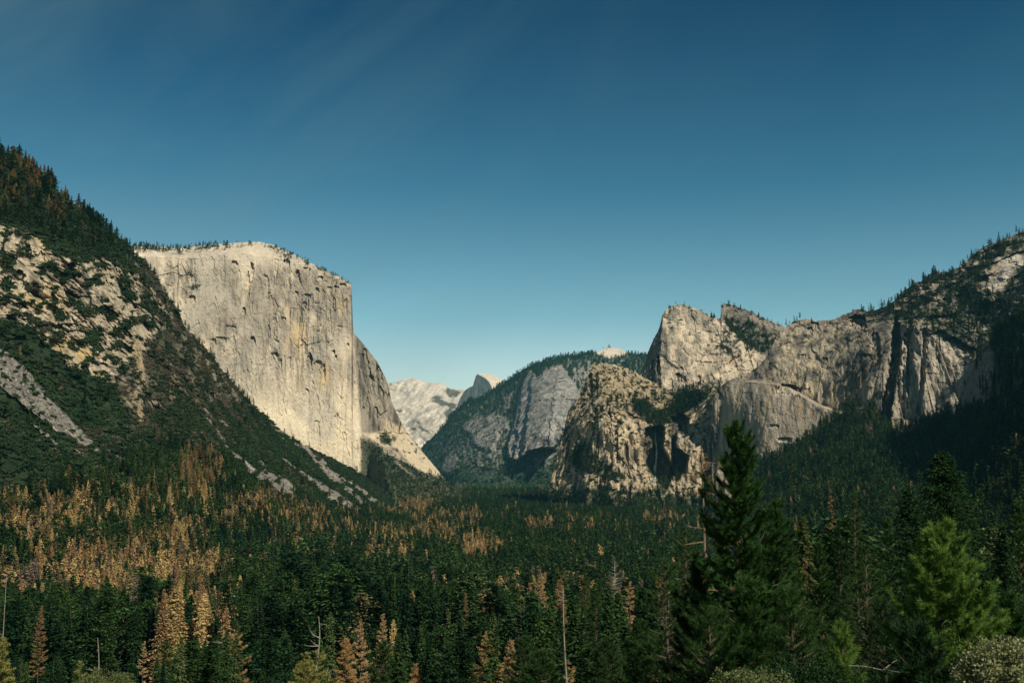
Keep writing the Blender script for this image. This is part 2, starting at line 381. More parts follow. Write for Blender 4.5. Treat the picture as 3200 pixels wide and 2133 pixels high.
# ---------------------------------------------------------------- near slope on the left
a_top = [(-140, 400), (-60, 440), (0, 478), (40, 490), (60, 497), (100, 515), (130, 535), (155, 555), (170, 580), (180, 600), (200, 610), (230, 640), (290, 675), (330, 715), (360, 738),
         (380, 750), (405, 770), (420, 800), (450, 815), (470, 840), (490, 870), (515, 900), (530, 935), (545, 950), (560, 975), (572, 1010), (580, 1025), (610, 1055), (640, 1085), (665, 1115),
         (700, 1165), (735, 1200), (765, 1240), (790, 1265), (830, 1300), (880, 1345), (950, 1390), (1030, 1430), (1100, 1465), (1140, 1490), (1180, 1520), (1230, 1560), (1270, 1590), (1320, 1612)]
a_bot = [(-140, 1960), (0, 1940), (300, 1880), (600, 1790), (900, 1690), (1100, 1660), (1320, 1625)]
a_ctrl = [(-140, 420, 1500), (0, 478, 1560), (0, 690, 1480), (0, 960, 1330), (0, 1300, 1180), (0, 1600, 1060), (0, 1900, 900), (240, 640, 1720), (410, 790, 1850), (300, 1150, 1440),
          (300, 1500, 1220), (300, 1850, 980), (560, 990, 2000), (560, 1300, 1560), (560, 1550, 1330), (560, 1780, 1130), (790, 1265, 2350), (780, 1480, 1720), (790, 1700, 1420),
          (1000, 1416, 2800), (960, 1560, 2000), (960, 1680, 1750), (1180, 1520, 3200), (1150, 1630, 2500), (1320, 1612, 3500)]
a_f = rbf(a_ctrl)
CLIFF_A = [(-150, 690), (60, 705), (130, 745), (180, 800), (230, 812), (330, 800), (420, 845), (480, 905), (520, 990), (490, 1060), (440, 1100), (400, 1130), (360, 1200), (300, 1175), (230, 1150), (170, 1100), (110, 1040), (40, 1000), (-150, 950)]
LEDGE_A = [(400, 800), (470, 850), (520, 900), (575, 1010), (640, 1085), (700, 1165), (790, 1265), (700, 1260), (560, 1250), (430, 1330), (400, 1300), (360, 1200), (440, 1100), (500, 1040)]
TALUS = [[(-40, 1100, 34), (0, 1145, 50), (60, 1195, 46), (130, 1268, 34), (200, 1325, 26), (260, 1372, 18), (300, 1402, 8)],
         [(100, 1322, 6), (140, 1355, 8), (178, 1386, 4)], [(235, 1405, 3), (272, 1427, 5)], [(335, 1402, 3), (392, 1442, 9)],
         [(640, 1300, 5), (700, 1370, 5)], [(700, 1385, 3), (760, 1440, 8), (800, 1480, 12), (850, 1497, 22), (905, 1528, 20)],
         [(840, 1325, 4), (900, 1357, 9), (960, 1407, 9), (1000, 1440, 12), (1040, 1487, 14), (1085, 1525, 8), (1130, 1568, 6)], [(1040, 1487, 9), (1090, 1500, 6), (1140, 1540, 8), (1190, 1580, 6)],
         [(878, 1430, 3), (930, 1465, 5), (990, 1512, 8), (1040, 1550, 12), (1085, 1580, 16), (1115, 1600, 12)], [(1000, 1510, 5), (1060, 1548, 6), (1120, 1590, 8)],
         [(425, 1068, 12), (432, 1115, 13), (440, 1165, 12), (452, 1195, 5)], [(432, 1255, 6), (440, 1290, 10), (442, 1315, 7)], [(810, 1440, 4), (826, 1470, 5)], [(860, 1470, 3), (868, 1490, 6)],
         [(690, 1310, 5), (712, 1330, 4)], [(880, 1372, 5), (890, 1384, 4)], [(720, 1690, 4), (755, 1706, 5)], [(660, 1300, 4), (640, 1275, 4)]]
def a_masks(PX, PY):
    q = np.stack([PX, PY, PX * 0], -1)
    w = 16 * fbm(q / 40, 3, 41); w2 = 16 * fbm(q / 40, 3, 42)
    cl = poly_in(PX + w, PY + w2, CLIFF_A, 10); le = poly_in(PX + w, PY + w2, LEDGE_A, 14)
    ta = np.zeros(PX.shape, F32)
    for L in TALUS: ta = np.maximum(ta, line_in(PX + w * .55, PY + w2 * .55, L, 3))
    ta = ta * sstep(.42, .2, fbm(q / np.array([22, 18, 1]), 3, 40))
    return q, cl, le, ta
def a_depth(PX, PY): return a_f(PX, PY)
def a_disp(PX, PY, V):
    q, cl, le, ta = a_masks(PX, PY)
    big = fbm(V / np.array([300, 300, 300.]), 3, 43) * 40
    # gullies run down the fall line (to the right and towards us)
    fall = (V[..., 0] * .3 - V[..., 1] * .75) / 95 + V[..., 2] / 900 + fbm(V / 260, 2, 44) * 1.1
    gul = np.abs(((fall % 1) - .5) * 2) * 22
    r = ridged(V / np.array([50, 50, 34.]), 3, 45) * 12 + cells(V / np.array([30, 34, 20.]), 46) * 14 + cells(V / np.array([10, 12, 8.]), 47) * 7 + fbm(V / np.array([40, 40, 30.]), 4, 39) * 16
    step = (V[..., 2] / 46 + fbm(V / 120, 3, 48) * 1.2) % 1
    r = r + (sstep(.0, .16, step) - step) * 15
    rk = np.clip(cl + le * .7, 0, 1)
    sm = cells(V / np.array([22, 26, 20.]), 49) * 5
    boul = cells(V / 4.5, 50) * 1.9 + cells(V / 9, 51) * 1.6
    zr = .35 + .95 * sstep(-.3, .3, fbm(V / 90, 3, 38))
    REC_A = [(160, 1022, 36, 8, 34), (213, 1016, 32, 7, 30), (240, 1038, 34, 7, 28), (300, 1046, 26, 8, 24), (320, 1140, 16, 7, 22), (262, 1150, 14, 8, 26), (288, 878, 24, 7, 24), (18, 890, 14, 26, 34), (88, 785, 9, 22, 30), (60, 860, 16, 18, 30), (130, 800, 12, 14, 24), (200, 860, 18, 8, 22), (350, 870, 20, 8, 22), (400, 900, 16, 8, 22), (260, 930, 24, 6, 18), (330, 960, 22, 7, 22), (80, 950, 20, 10, 24), (380, 1030, 16, 10, 24), (420, 980, 14, 12, 26), (470, 960, 10, 16, 26), (500, 920, 8, 14, 24), (590, 1075, 8, 14, 22), (540, 1010, 10, 12, 22), (370, 1100, 14, 8, 18), (30, 1000, 18, 10, 22), (110, 900, 14, 12, 26), (160, 760, 14, 9, 20), (230, 830, 20, 7, 20)]
    rec = recess(PX, PY, REC_A, .6)
    return rec + big + gul * (1 - .6 * cl) * (1 - .5 * ta) + r * rk * zr + sm * (1 - rk) * (1 - ta) + boul * np.clip(ta, 0, 1)
def a_color(s):
    V, PX, PY = s.V, s.PX, s.PY
    q, cl, le, ta = a_masks(PX, PY)
    n = fbm(V / 60, 4, 52); n2 = fbm(V / np.array([16, 16, 40.]), 4, 53)
    rock = mixc(np.broadcast_to(np.array([.45, .375, .26]), V.shape), (.16, .142, .11), sstep(-.08, .38, n2))
    rock = mixc(rock, (.50, .375, .18), sstep(-.15, .3, n) * np.clip(poly_in(PX, PY, [(40, 870), (180, 900), (250, 960), (200, 1005), (100, 1000), (50, 950)], 26) + poly_in(PX, PY, [(130, 1050), (220, 1060), (330, 1100), (345, 1190), (420, 1240), (350, 1250), (240, 1180), (180, 1120)], 22) + .7 * poly_in(PX, PY, [(90, 740), (150, 760), (160, 830), (110, 830)], 16), 0, 1))
    rock = mixc(rock, (.50, .43, .32), sstep(.25, .5, fbm(V / 30, 3, 54)) * .7)
    soil = mixc(np.broadcast_to(np.array([.060, .060, .038]), V.shape), (.024, .036, .018), sstep(-.3, .3, n))
    c = mixc(soil, rock * np.where(le > .3, .78, 1)[..., None], np.clip(cl + le * .7 * sstep(-.2, .25, n), 0, 1))
    tal = mixc(np.broadcast_to(np.array([.235, .215, .18]), V.shape), (.12, .11, .10), sstep(-.2, .35, fbm(V / 5, 3, 55)))
    tal = mixc(tal, (.42, .38, .30), sstep(.2, .5, fbm(V / 4, 3, 56)) * .8); tal = mixc(tal, (.40, .36, .285), sstep(600, 800, PX) * sstep(-.2, .3, n) * .6)
    c = mixc(c, tal, ta)
    tan = np.maximum(line_in(PX, PY, TALUS[10], 4), line_in(PX, PY, TALUS[11], 4)); c = mixc(c, (.36, .28, .17), tan)
    # what grows where
    dens = fbm(q / 26, 4, 57)
    s.brush = (1 - ta) * np.clip((1 - cl) * (1 - le * .45) + cl * .85 * sstep(.08, .2, fbm(q / np.array([52, 34, 1]), 4, 35) + .3 * dens) + le * .5 * sstep(-.1, .3, dens), 0, 1)
    s.brush *= np.where(le > .3, sstep(-.35, .05, dens), 1)
    up = poly_in(PX + 14 * dens, PY + 14 * dens, [(-150, 350), (60, 440), (200, 560), (330, 690), (410, 790), (330, 790), (230, 770), (150, 735), (60, 700), (-150, 690)], 12)
    s.upforest = up * sstep(-.35, .1, fbm(q / np.array([30, 22, 1]), 3, 37))
    fl = np.interp(PX, [-140, 0, 150, 300, 450, 600, 700, 790, 900, 1000, 1100, 1320], [1600, 1570, 1545, 1500, 1440, 1410, 1450, 1530, 1590, 1610, 1620, 1600])
    s.forest = sstep(-25, 45, PY - fl + 22 * dens) * (1 - .85 * ta)
    s.ta, s.cl, s.le = ta, cl, le
    return mixc(c, GREEN * 1.2, np.clip(s.brush * .75 * (1 - np.clip(cl + le, 0, 1)) + s.forest * .5 + up * .6, 0, .85))
s_left = Relief('mountain_slope', 'steep brush covered mountain side with tan cliffs and grey talus chutes', 'mountain slope',
                a_top, a_bot, -140, 1320, 2.4, 2.4, a_depth, a_disp, a_color, M_SLOPE, jag=(5, 16))

# ---------------------------------------------------------------- cliffs on the right
c_top = [(2225, 1250), (2245, 1215), (2268, 1192), (2290, 1182), (2330, 1172), (2362, 1150), (2392, 1120), (2410, 1085), (2424, 1058), (2442, 1035), (2462, 1016), (2480, 1004), (2500, 998), (2530, 996), (2545, 1004), (2570, 1000), (2600, 1000),
         (2630, 985), (2660, 975), (2672, 966), (2690, 965), (2712, 972), (2740, 968), (2770, 955), (2795, 940), (2805, 922), (2830, 905), (2848, 890), (2860, 882), (2880, 880), (2890, 868), (2900, 858), (2930, 852), (2960, 848), (2990, 838), (3010, 828),
         (3022, 812), (3040, 800), (3060, 780), (3090, 765), (3120, 752), (3160, 738), (3200, 720), (3300, 690), (3450, 610), (3700, 500)]
c_bot = [(2225, 1480), (2400, 1500), (2600, 1400), (3000, 1400), (3700, 1500)]
c_f = rbf([(2250, 1215, 3170), (2270, 1450, 3130), (2430, 1060, 3220), (2430, 1420, 3040), (2600, 1003, 3180), (2600, 1300, 2950), (2750, 965, 3080), (2750, 1060, 2900), (2760, 1300, 2760), (2900, 868, 3120), (2900, 1020, 2830), (2900, 1300, 2690),
           (3050, 800, 3150), (3050, 1020, 2760), (3050, 1250, 2600), (3200, 722, 3200), (3200, 1000, 2600), (3200, 1350, 2350), (3700, 550, 2900), (3700, 1200, 1900)])
ARCH = [(2262, 1210), (2280, 1192), (2300, 1186), (2340, 1188), (2400, 1194), (2440, 1203), (2490, 1222), (2530, 1248), (2560, 1264), (2612, 1284), (2660, 1290), (2660, 1480), (2240, 1480)]
FLUTE = [(2790, 1000), (2850, 1010), (2920, 1040), (3010, 1080), (3040, 1100), (2990, 1300), (2800, 1320), (2770, 1200)]
RUG = [(2760, 900), (2900, 840), (3250, 700), (3260, 1100), (3060, 1110), (2960, 1060), (2800, 1000), (2700, 985)]
REC_C = [(2680, 1003, 26, 22, 110), (2545, 1015, 14, 10, 40), (2530, 1030, 10, 9, 40), (2460, 1215, 40, 14, 60), (2735, 1075, 16, 40, 30), (2700, 1112, 26, 8, 25), (2510, 1110, 8, 5, 25), (2578, 1122, 9, 6, 25),
         (2845, 1060, 12, 60, 45), (2800, 1080, 12, 110, 60), (2830, 1130, 10, 90, 40), (2890, 1065, 10, 40, 30), (2930, 1080, 8, 60, 20), (3080, 990, 34, 60, 90), (3130, 980, 20, 40, 60), (2960, 955, 20, 30, 50), (3010, 930, 24, 36, 60),
         (2420, 1330, 16, 5, 16), (2450, 1372, 24, 6, 16), (2330, 1310, 5, 30, 10)]
def c_depth(PX, PY):
    d = c_f(PX, PY)
    q = np.stack([PX, PY, PX * 0], -1); w = 4 * fbm(q / 30, 3, 61)
    a = poly_in(PX + 1.6 * w, PY + 1.6 * w, ARCH, 4)
    # diagonal roof crossing the face: the rock under it stands back
    cl = poly_in(PX + 2.2 * w, PY, [(2793, 1008), (2814, 1008), (2816, 1100), (2804, 1180), (2790, 1260), (2776, 1340), (2744, 1340), (2756, 1260), (2776, 1160)], 3)
    cl = cl * np.clip(.75 + .9 * fbm(q / np.array([20, 60, 1]), 3, 34), .2, 1.3) + .3 * poly_in(PX + w, PY, [(2836, 1040), (2850, 1036), (2853, 1120), (2846, 1200), (2832, 1210)], 2.5) + .25 * poly_in(PX + w, PY, [(2884, 1060), (2896, 1060), (2890, 1180), (2876, 1300), (2866, 1290)], 2.5)
    roof = np.interp(PX, [2680, 2735, 2760, 2790, 2815], [1170, 1110, 1078, 1052, 1040])
    und = sstep(-3, 2, PY - roof) * sstep(60, 20, PY - roof) * (PX > 2690) * (PX < 2815)
    return d - 80 * a * sstep(2255, 2420, PX) + 30 * und + 95 * cl
def c_disp(PX, PY, V):
    q = np.stack([PX, PY, PX * 0], -1)
    fl = poly_in(PX, PY, FLUTE, 16); rg = poly_in(PX, PY, RUG, 24); ar = poly_in(PX, PY, ARCH, 13)
    big = fbm(V / np.array([260, 320, 520.]), 2, 62) * 22
    fin = ridged(V / np.array([60, 90, 700.]), 3, 63) * 9 + ridged(V / np.array([22, 40, 400.]), 2, 60) * 5
    flu = (ridged(V / np.array([46, 300, 1200.]), 2, 64) * 13 + cells(V / np.array([24, 200, 420.]), 56, .5) * 17) * fl
    blk = cells(V / np.array([48, 60, 240.]), 65, .45) * 11 + cells(V / np.array([90, 110, 130.]), 58, .4) * 6 + cells(V / np.array([15, 20, 24.]), 66) * 5
    rug = cells(V / np.array([70, 80, 60.]), 67) * 42 + ridged(V / np.array([60, 90, 80.]), 3, 68) * 20
    rec = recess(PX, PY, REC_C)
    return big * (1 - .5 * ar) + fin * (1 - .88 * ar) * (1 - rg * .5) + flu + blk * (.7 + .5 * rg) * (1 - .8 * ar) + ar * (fbm(V / np.array([120, 160, 400.]), 3, 59) * 12 + cells(V / np.array([30, 40, 26.]), 57) * .7 + fbm(V / np.array([16, 20, 40.]), 3, 36) * 2.5) + rug * rg + rec
def c_color(s):
    V, PX, PY = s.V, s.PX, s.PY
    q = np.stack([PX, PY, PX * 0], -1)
    n = fbm(V / np.array([70, 80, 120.]), 4, 69); st = fbm(V / np.array([16, 20, 260.]), 4, 70); st2 = fbm(V / np.array([30, 36, 420.]), 3, 71)
    c = mixc(np.broadcast_to(np.array([.33, .275, .205]), V.shape), (.12, .108, .092), sstep(-.25, .3, n))
    c = mixc(c, (.52, .43, .28), sstep(-.1, .3, st2) * sstep(.0, .3, poly_in(PX, PY, [(2470, 1040), (2620, 1080), (2640, 1300), (2480, 1250), (2440, 1120)], 40)) * .75)
    c = mixc(c, (.085, .08, .072), sstep(.08, .4, st) * .7)
    c = mixc(c, (.38, .28, .15), sstep(.25, .5, fbm(V / np.array([24, 24, 90.]), 3, 72)) * .45)
    ar = poly_in(PX, PY, ARCH, 8)
    ac = mixc(np.broadcast_to(np.array([.42, .35, .265]), V.shape), (.21, .185, .15), sstep(-.1, .4, fbm(V / np.array([20, 26, 200.]), 4, 73)))
    rim = np.clip(1 - np.abs(poly_in(PX, PY, ARCH, 26) - .72) / .26, 0, 1) * sstep(2330, 2440, PX)
    ac = mixc(ac, (.50, .42, .30), rim * .3 * sstep(-.5, .1, n))  # sunlit slope of the ledge, its brightness painted into the rock
    ac = mixc(ac, (.40, .33, .22), sstep(1330, 1400, PY) * sstep(2560, 2440, PX) * .7 * sstep(-.3, .2, n))
    ac = mixc(ac, (.44, .32, .18), sstep(.25, .5, st2) * .6)
    ac = mixc(ac, (.36, .14, .06), poly_in(PX, PY, [(2532, 1280), (2543, 1278), (2545, 1300), (2536, 1302)], 3) * .6)
    c = mixc(c, ac, ar)
    fl = poly_in(PX, PY, FLUTE, 20)
    fc = mixc(np.broadcast_to(np.array([.40, .35, .27]), V.shape), (.14, .13, .115), sstep(-.05, .4, st))
    c = mixc(c, fc, fl * .85)
    c = mixc(c, (.52, .46, .37), poly_in(PX, PY, [(3110, 805), (3160, 790), (3220, 780), (3220, 820), (3160, 850), (3150, 880), (3130, 915), (3070, 905), (3110, 870), (3130, 845)], 8) * .95)
    rg = poly_in(PX, PY, RUG, 24)
    dens = fbm(q / 22, 4, 74)
    s.veg = np.clip(rg * sstep(-.12, .2, dens + .1 * sstep(.3, .7, s.nz)) * .9, 0, 1) * (1 - poly_in(PX, PY, [(3110, 805), (3220, 780), (3220, 830), (3130, 915), (3070, 905)], 6))
    s.veg = np.clip(s.veg + poly_in(PX, PY, [(2870, 985), (2910, 980), (2930, 995), (2925, 1010), (2890, 1000)], 5) + .8 * poly_in(PX, PY, [(2640, 1160), (2665, 1160), (2690, 1210), (2660, 1230)], 8)
                    + poly_in(PX, PY, [(2500, 1255), (2560, 1270), (2580, 1290), (2540, 1284)], 5) * sstep(0, .2, dens), 0, 1)
    s.ridge = sstep(40, 4, PY - np.interp(PX, s.xs, s.yt)) * sstep(-.1, .25, dens)
    return mixc(c, GREEN * 1.3, np.clip(s.veg * .75, 0, 1))
s_right = Relief('rock_cliffs', 'streaked grey and tan cliffs with dark flutes rising to a rugged skyline', 'cliff',
                 c_top, c_bot, 2225, 3700, 2.3, 2.3, c_depth, c_disp, c_color, M_ROCK, jag=(4, 12))

# ---------------------------------------------------------------- rounded summit behind them
h_top = [(2000, 1190), (2006, 1172), (2012, 1150), (2022, 1110), (2032, 1082), (2046, 1052), (2058, 1030), (2064, 1010), (2068, 990), (2074, 975), (2088, 962), (2104, 954), (2130, 950), (2150, 954), (2170, 962), (2190, 970), (2215, 984), (2240, 994), (2252, 998),
         (2254, 950), (2262, 948), (2285, 952), (2305, 958), (2330, 968), (2350, 974), (2370, 986), (2400, 1000), (2430, 1012), (2456, 1024), (2480, 1040), (2560, 1060)]
h_bot = [(2000, 1230), (2100, 1235), (2250, 1300), (2560, 1300)]
h_w = plane(2200, 1100, 3900, (-.05, -.86, .50)); h_l = plane(2066, 1080, 3950, (-.93, -.30, .18)); h_b = plane(2300, 1030, 4300, (-.12, -.70, .70))
def h_depth(PX, PY):
    q = np.stack([PX, PY, PX * 0], -1); w = fbm(q / 30, 3, 81)
    ed = np.interp(PY, [950, 1000, 1060, 1120, 1180, 1230], [2078, 2072, 2068, 2064, 2060, 2066]) + 4 * w
    m = h_w(PX, PY); e = h_w(ed, PY)
    d = np.where(PX < ed, e + (h_l(PX, PY) - h_l(ed, PY)), m)
    bk = np.interp(PX, [2190, 2252, 2270, 2330, 2400, 2480], [975, 1000, 1005, 1070, 1110, 1150]) + 8 * w
    return np.where((PY < bk) & (PX > 2220), h_b(PX, PY), d)
def h_disp(PX, PY, V):
    return fbm(V / np.array([160, 200, 260.]), 3, 82) * 26 + ridged(V / np.array([60, 80, 300.]), 3, 83) * 9 + cells(V / np.array([60, 80, 180.]), 84, .5) * 8 + cells(V / np.array([20, 26, 26.]), 85) * 5 + recess(PX, PY, [(2058, 1150, 6, 40, 60), (2120, 1180, 12, 16, 50), (2140, 1190, 6, 20, 30), (2185, 1185, 5, 16, 25), (2040, 1165, 6, 40, 40)])
def h_color(s):
    V, PX, PY = s.V, s.PX, s.PY
    q = np.stack([PX, PY, PX * 0], -1)
    n = fbm(V / 90, 4, 86); st = fbm(V / np.array([24, 30, 200.]), 4, 87); dens = fbm(q / 14, 4, 88)
    c = mixc(np.broadcast_to(np.array([.52, .43, .31]), V.shape), (.30, .255, .195), sstep(-.05, .4, n))
    c = mixc(c, (.20, .178, .145), sstep(-.2, .3, st) * sstep(2210, 2100, PX) * .85); c = mixc(c, (.13, .12, .10), sstep(.15, .45, fbm(V / 40, 4, 80)) * .7)
    c = mixc(c, (.50, .30, .14), sstep(.1, .4, fbm(q / np.array([40, 12, 1.]), 3, 89)) * poly_in(PX, PY, [(2230, 1080), (2290, 1095), (2340, 1130), (2300, 1140), (2240, 1110)], 12) * .8)
    c = mixc(c, (.12, .11, .10), sstep(4, -6, PX - np.interp(PY, [950, 1000, 1060, 1120, 1180, 1230], [2078, 2072, 2068, 2064, 2060, 2066])) * .85)  # left face turned from the sun: its shade is put into the colour
    top = np.interp(PX, s.xs, s.yt)
    bk = poly_in(PX, PY, [(2268, 1000), (2310, 1000), (2350, 1005), (2400, 1040), (2480, 1060), (2480, 1110), (2400, 1100), (2350, 1085), (2300, 1050)], 10)
    s.veg = np.clip(bk * sstep(-.25, .15, dens) + .55 * sstep(0, .35, dens) * sstep(2150, 2090, PX) * sstep(1060, 980, PY) * (PX > 2068) + sstep(14, 4, PY - top) * sstep(0, .3, dens) * .6
                    + poly_in(PX, PY, [(2100, 1215), (2220, 1190), (2260, 1210), (2240, 1260), (2130, 1260)], 8) * sstep(-.2, .1, dens) * .9, 0, 1)
    s.ridge = sstep(18, 4, PY - top) * sstep(-.1, .25, dens)
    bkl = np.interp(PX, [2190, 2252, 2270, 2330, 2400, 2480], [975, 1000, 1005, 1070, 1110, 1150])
    c = mixc(c, mixc(np.broadcast_to(np.array([.21, .18, .14]), V.shape), (.11, .10, .085), sstep(-.1, .4, n)), ((PX > 2240) & (PY < bkl + 6)) * .9)  # grey-brown spire, its shadow put into the darker colour
    return mixc(c, GREEN * 1.4, s.veg * .8)
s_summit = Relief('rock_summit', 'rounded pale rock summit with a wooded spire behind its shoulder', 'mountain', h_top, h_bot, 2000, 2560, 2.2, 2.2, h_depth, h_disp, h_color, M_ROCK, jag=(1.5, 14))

# ---------------------------------------------------------------- brown buttress with the waterfall recess
b_top = [(1715, 1530), (1722, 1500), (1732, 1460), (1745, 1410), (1756, 1370), (1765, 1330), (1775, 1285), (1790, 1262), (1805, 1242), (1815, 1235), (1822, 1215), (1830, 1190), (1838, 1165), (1848, 1142), (1856, 1133), (1880, 1131), (1900, 1136), (1920, 1138), (1940, 1146),
         (1960, 1150), (1985, 1162), (2010, 1178), (2030, 1188), (2060, 1200), (2090, 1215), (2130, 1222), (2200, 1212), (2240, 1218), (2270, 1215), (2290, 1200), (2330, 1190)]
b_bot = [(1715, 1560), (1800, 1580), (2100, 1590), (2330, 1560)]
b_f = rbf([(1720, 1500, 3420), (1760, 1350, 3480), (1820, 1230, 3560), (1740, 1550, 3320), (1856, 1135, 3640), (1880, 1300, 3300), (1880, 1550, 3140), (2000, 1170, 3720), (1990, 1300, 3330), (2000, 1440, 3220), (2000, 1560, 3130), (2100, 1215, 3700),
           (2090, 1330, 3320), (2110, 1560, 3130), (2200, 1215, 3400), (2200, 1300, 3260), (2200, 1500, 3180), (2260, 1230, 3250), (2260, 1450, 3190), (2330, 1200, 3260), (2330, 1500, 3190)])
GULLY = [(2020, 1334), (2046, 1330), (2074, 1334), (2072, 1400), (2094, 1440), (2108, 1482), (2090, 1512), (2060, 1504), (2034, 1480), (2014, 1440), (2008, 1390)]
GULLY2 = [(2096, 1304), (2128, 1290), (2152, 1306), (2148, 1345), (2116, 1352), (2112, 1396), (2150, 1424), (2142, 1470), (2114, 1504), (2098, 1470), (2102, 1420), (2094, 1360)]
def b_depth(PX, PY):
    q = np.stack([PX, PY, PX * 0], -1); w = 7 * fbm(q / 22, 3, 91)
    g = poly_in(PX + w, PY + w, GULLY, 5); g2 = poly_in(PX + w, PY + w, GULLY2, 4)
    return b_f(PX, PY) + 110 * g + 70 * g2
def b_disp(PX, PY, V):
    up = sstep(1300, 1230, PY)
    fin = ridged(V / np.array([90, 120, 520.]), 3, 92) * 36 + ridged(V / np.array([26, 36, 260.]), 3, 93) * 7
    blk = cells(V / np.array([44, 52, 200.]), 94, .5) * 16 + cells(V / np.array([15, 18, 22.]), 95) * 6
    return fbm(V / 220, 3, 96) * 34 + (fin + blk) * (1 - .55 * up) + recess(PX, PY, [(1862, 1330, 8, 60, 40), (1900, 1300, 10, 40, 45), (1925, 1390, 6, 50, 30), (1960, 1430, 5, 50, 25), (1845, 1220, 8, 50, 40), (2125, 1425, 10, 16, 40), (2015, 1410, 8, 30, 30)])
def b_color(s):
    V, PX, PY = s.V, s.PX, s.PY
    q = np.stack([PX, PY, PX * 0], -1)
    n = fbm(V / 60, 4, 97); st = fbm(V / np.array([16, 20, 110.]), 4, 98); dens = fbm(q / 18, 4, 99); d2 = fbm(q / 9, 3, 100)
    c = mixc(np.broadcast_to(np.array([.47, .375, .245]), V.shape), (.13, .112, .085), sstep(-.12, .35, st))
    c = mixc(c, (.50, .41, .27), sstep(.1, .45, n) * .8)
    up = poly_in(PX, PY, [(1850, 1130), (1990, 1160), (2110, 1225), (2140, 1300), (2020, 1320), (1960, 1300), (1880, 1250), (1850, 1190)], 18)
    c = mixc(c, mixc(np.broadcast_to(np.array([.33, .255, .16]), V.shape), (.20, .16, .10), sstep(-.2, .3, n)), up * .8)
    c = mixc(c, (.45, .36, .21), sstep(.0, .4, fbm(V / np.array([14, 18, 260.]), 3, 101)) * poly_in(PX, PY, [(2180, 1260), (2258, 1215), (2255, 1440), (2190, 1440)], 12) * .9)
    c = mixc(c, (.05, .045, .04), np.clip(poly_in(PX, PY, GULLY, 6) + poly_in(PX, PY, GULLY2, 6), 0, 1) * .8)  # gullies painted dark, shade of the recess put into the albedo
    c = mixc(c, (.36, .31, .23), poly_in(PX, PY, [(2114, 1352), (2144, 1350), (2146, 1378), (2130, 1386), (2116, 1374)], 3))
    c = mixc(c, (.27, .24, .17), line_in(PX, PY, [(1760, 1330, 4), (1740, 1400, 6), (1725, 1470, 5), (1690, 1510, 5)], 3) * .6)
    V1 = poly_in(PX + 8 * d2, PY + 8 * d2, [(1978, 1245), (2020, 1250), (2050, 1285), (2100, 1270), (2120, 1225), (2180, 1215), (2230, 1235), (2190, 1250), (2140, 1290), (2090, 1320), (2050, 1330), (2010, 1312), (1985, 1285)], 6)
    V2 = poly_in(PX + 8 * d2, PY + 8 * d2, [(1770, 1430), (1820, 1380), (1850, 1400), (1880, 1440), (1940, 1480), (1960, 1500), (1900, 1500), (1860, 1480), (1800, 1470)], 8)
    V3 = poly_in(PX, PY, [(1840, 1530), (1900, 1515), (1905, 1560), (1850, 1570)], 8) + poly_in(PX, PY, [(2030, 1550), (2060, 1510), (2095, 1500), (2080, 1545)], 6)
    V4 = sstep(.12, .35, d2) * poly_in(PX, PY, [(1800, 1240), (1850, 1140), (1880, 1200), (1900, 1260), (1870, 1330), (1830, 1300)], 14)
    s.veg = np.clip(V1 + V2 * .9 + V3 + V4 * .9 + sstep(.22, .4, d2) * .8 + sstep(1520, 1570, PY + 18 * dens), 0, 1)
    s.scrub = sstep(.0, .4, dens) * up
    return mixc(c, GREEN * 1.3, np.clip(s.veg, 0, 1) * .8)
s_buttress = Relief('rock_buttress', 'brown fractured rock buttress with a shaded waterfall recess', 'cliff', b_top, b_bot, 1715, 2330, 2.2, 2.2, b_depth, b_disp, b_color, M_ROCK, jag=(4, 10))

# ---------------------------------------------------------------- wooded slope at the foot of the right cliffs
g_top = [(2318, 1500), (2335, 1470), (2360, 1450), (2390, 1440), (2430, 1425), (2470, 1405), (2510, 1385), (2550, 1350), (2590, 1320), (2620, 1300), (2650, 1275), (2680, 1268), (2720, 1275), (2760, 1330), (2800, 1350), (2830, 1352), (2870, 1335), (2910, 1318), (2950, 1304), (2984, 1292),
         (2992, 1262), (3000, 1235), (3012, 1205), (3024, 1180), (3040, 1150), (3060, 1105), (3090, 1078), (3110, 1050), (3130, 1030), (3160, 1012), (3200, 980), (3300, 880), (3500, 690), (3700, 470), (3900, 330), (4300, 240)]  # the unseen end on the right is raised to shade this slope
g_bot = [(2318, 1720), (2500, 1800), (2700, 1900), (3000, 2020), (3300, 2150), (4300, 2300)]
g_f = rbf([(2340, 1480, 2800), (2480, 1400, 2780), (2600, 1310, 2780), (2700, 1275, 2700), (2760, 1330, 2600), (2900, 1325, 2520), (2984, 1292, 2420), (3060, 1110, 2420), (3100, 1300, 1950), (3200, 985, 2050), (3200, 1200, 1600), (3200, 1500, 1120), (3000, 1500, 1650),
           (2800, 1500, 1900), (2600, 1500, 2120), (2380, 1560, 2300), (2350, 1690, 1850), (2600, 1750, 1260), (2900, 1780, 960), (3200, 1850, 740), (3500, 760, 1900), (3500, 1300, 1150), (3600, 1900, 600), (3900, 400, 1700), (3900, 1400, 900), (4300, 300, 1500), (4300, 1500, 700)])
def g_disp(PX, PY, V): return fbm(V / 200, 4, 111) * 26 + cells(V / 40, 112) * 6 + cells(V / 5, 113) * 1.0
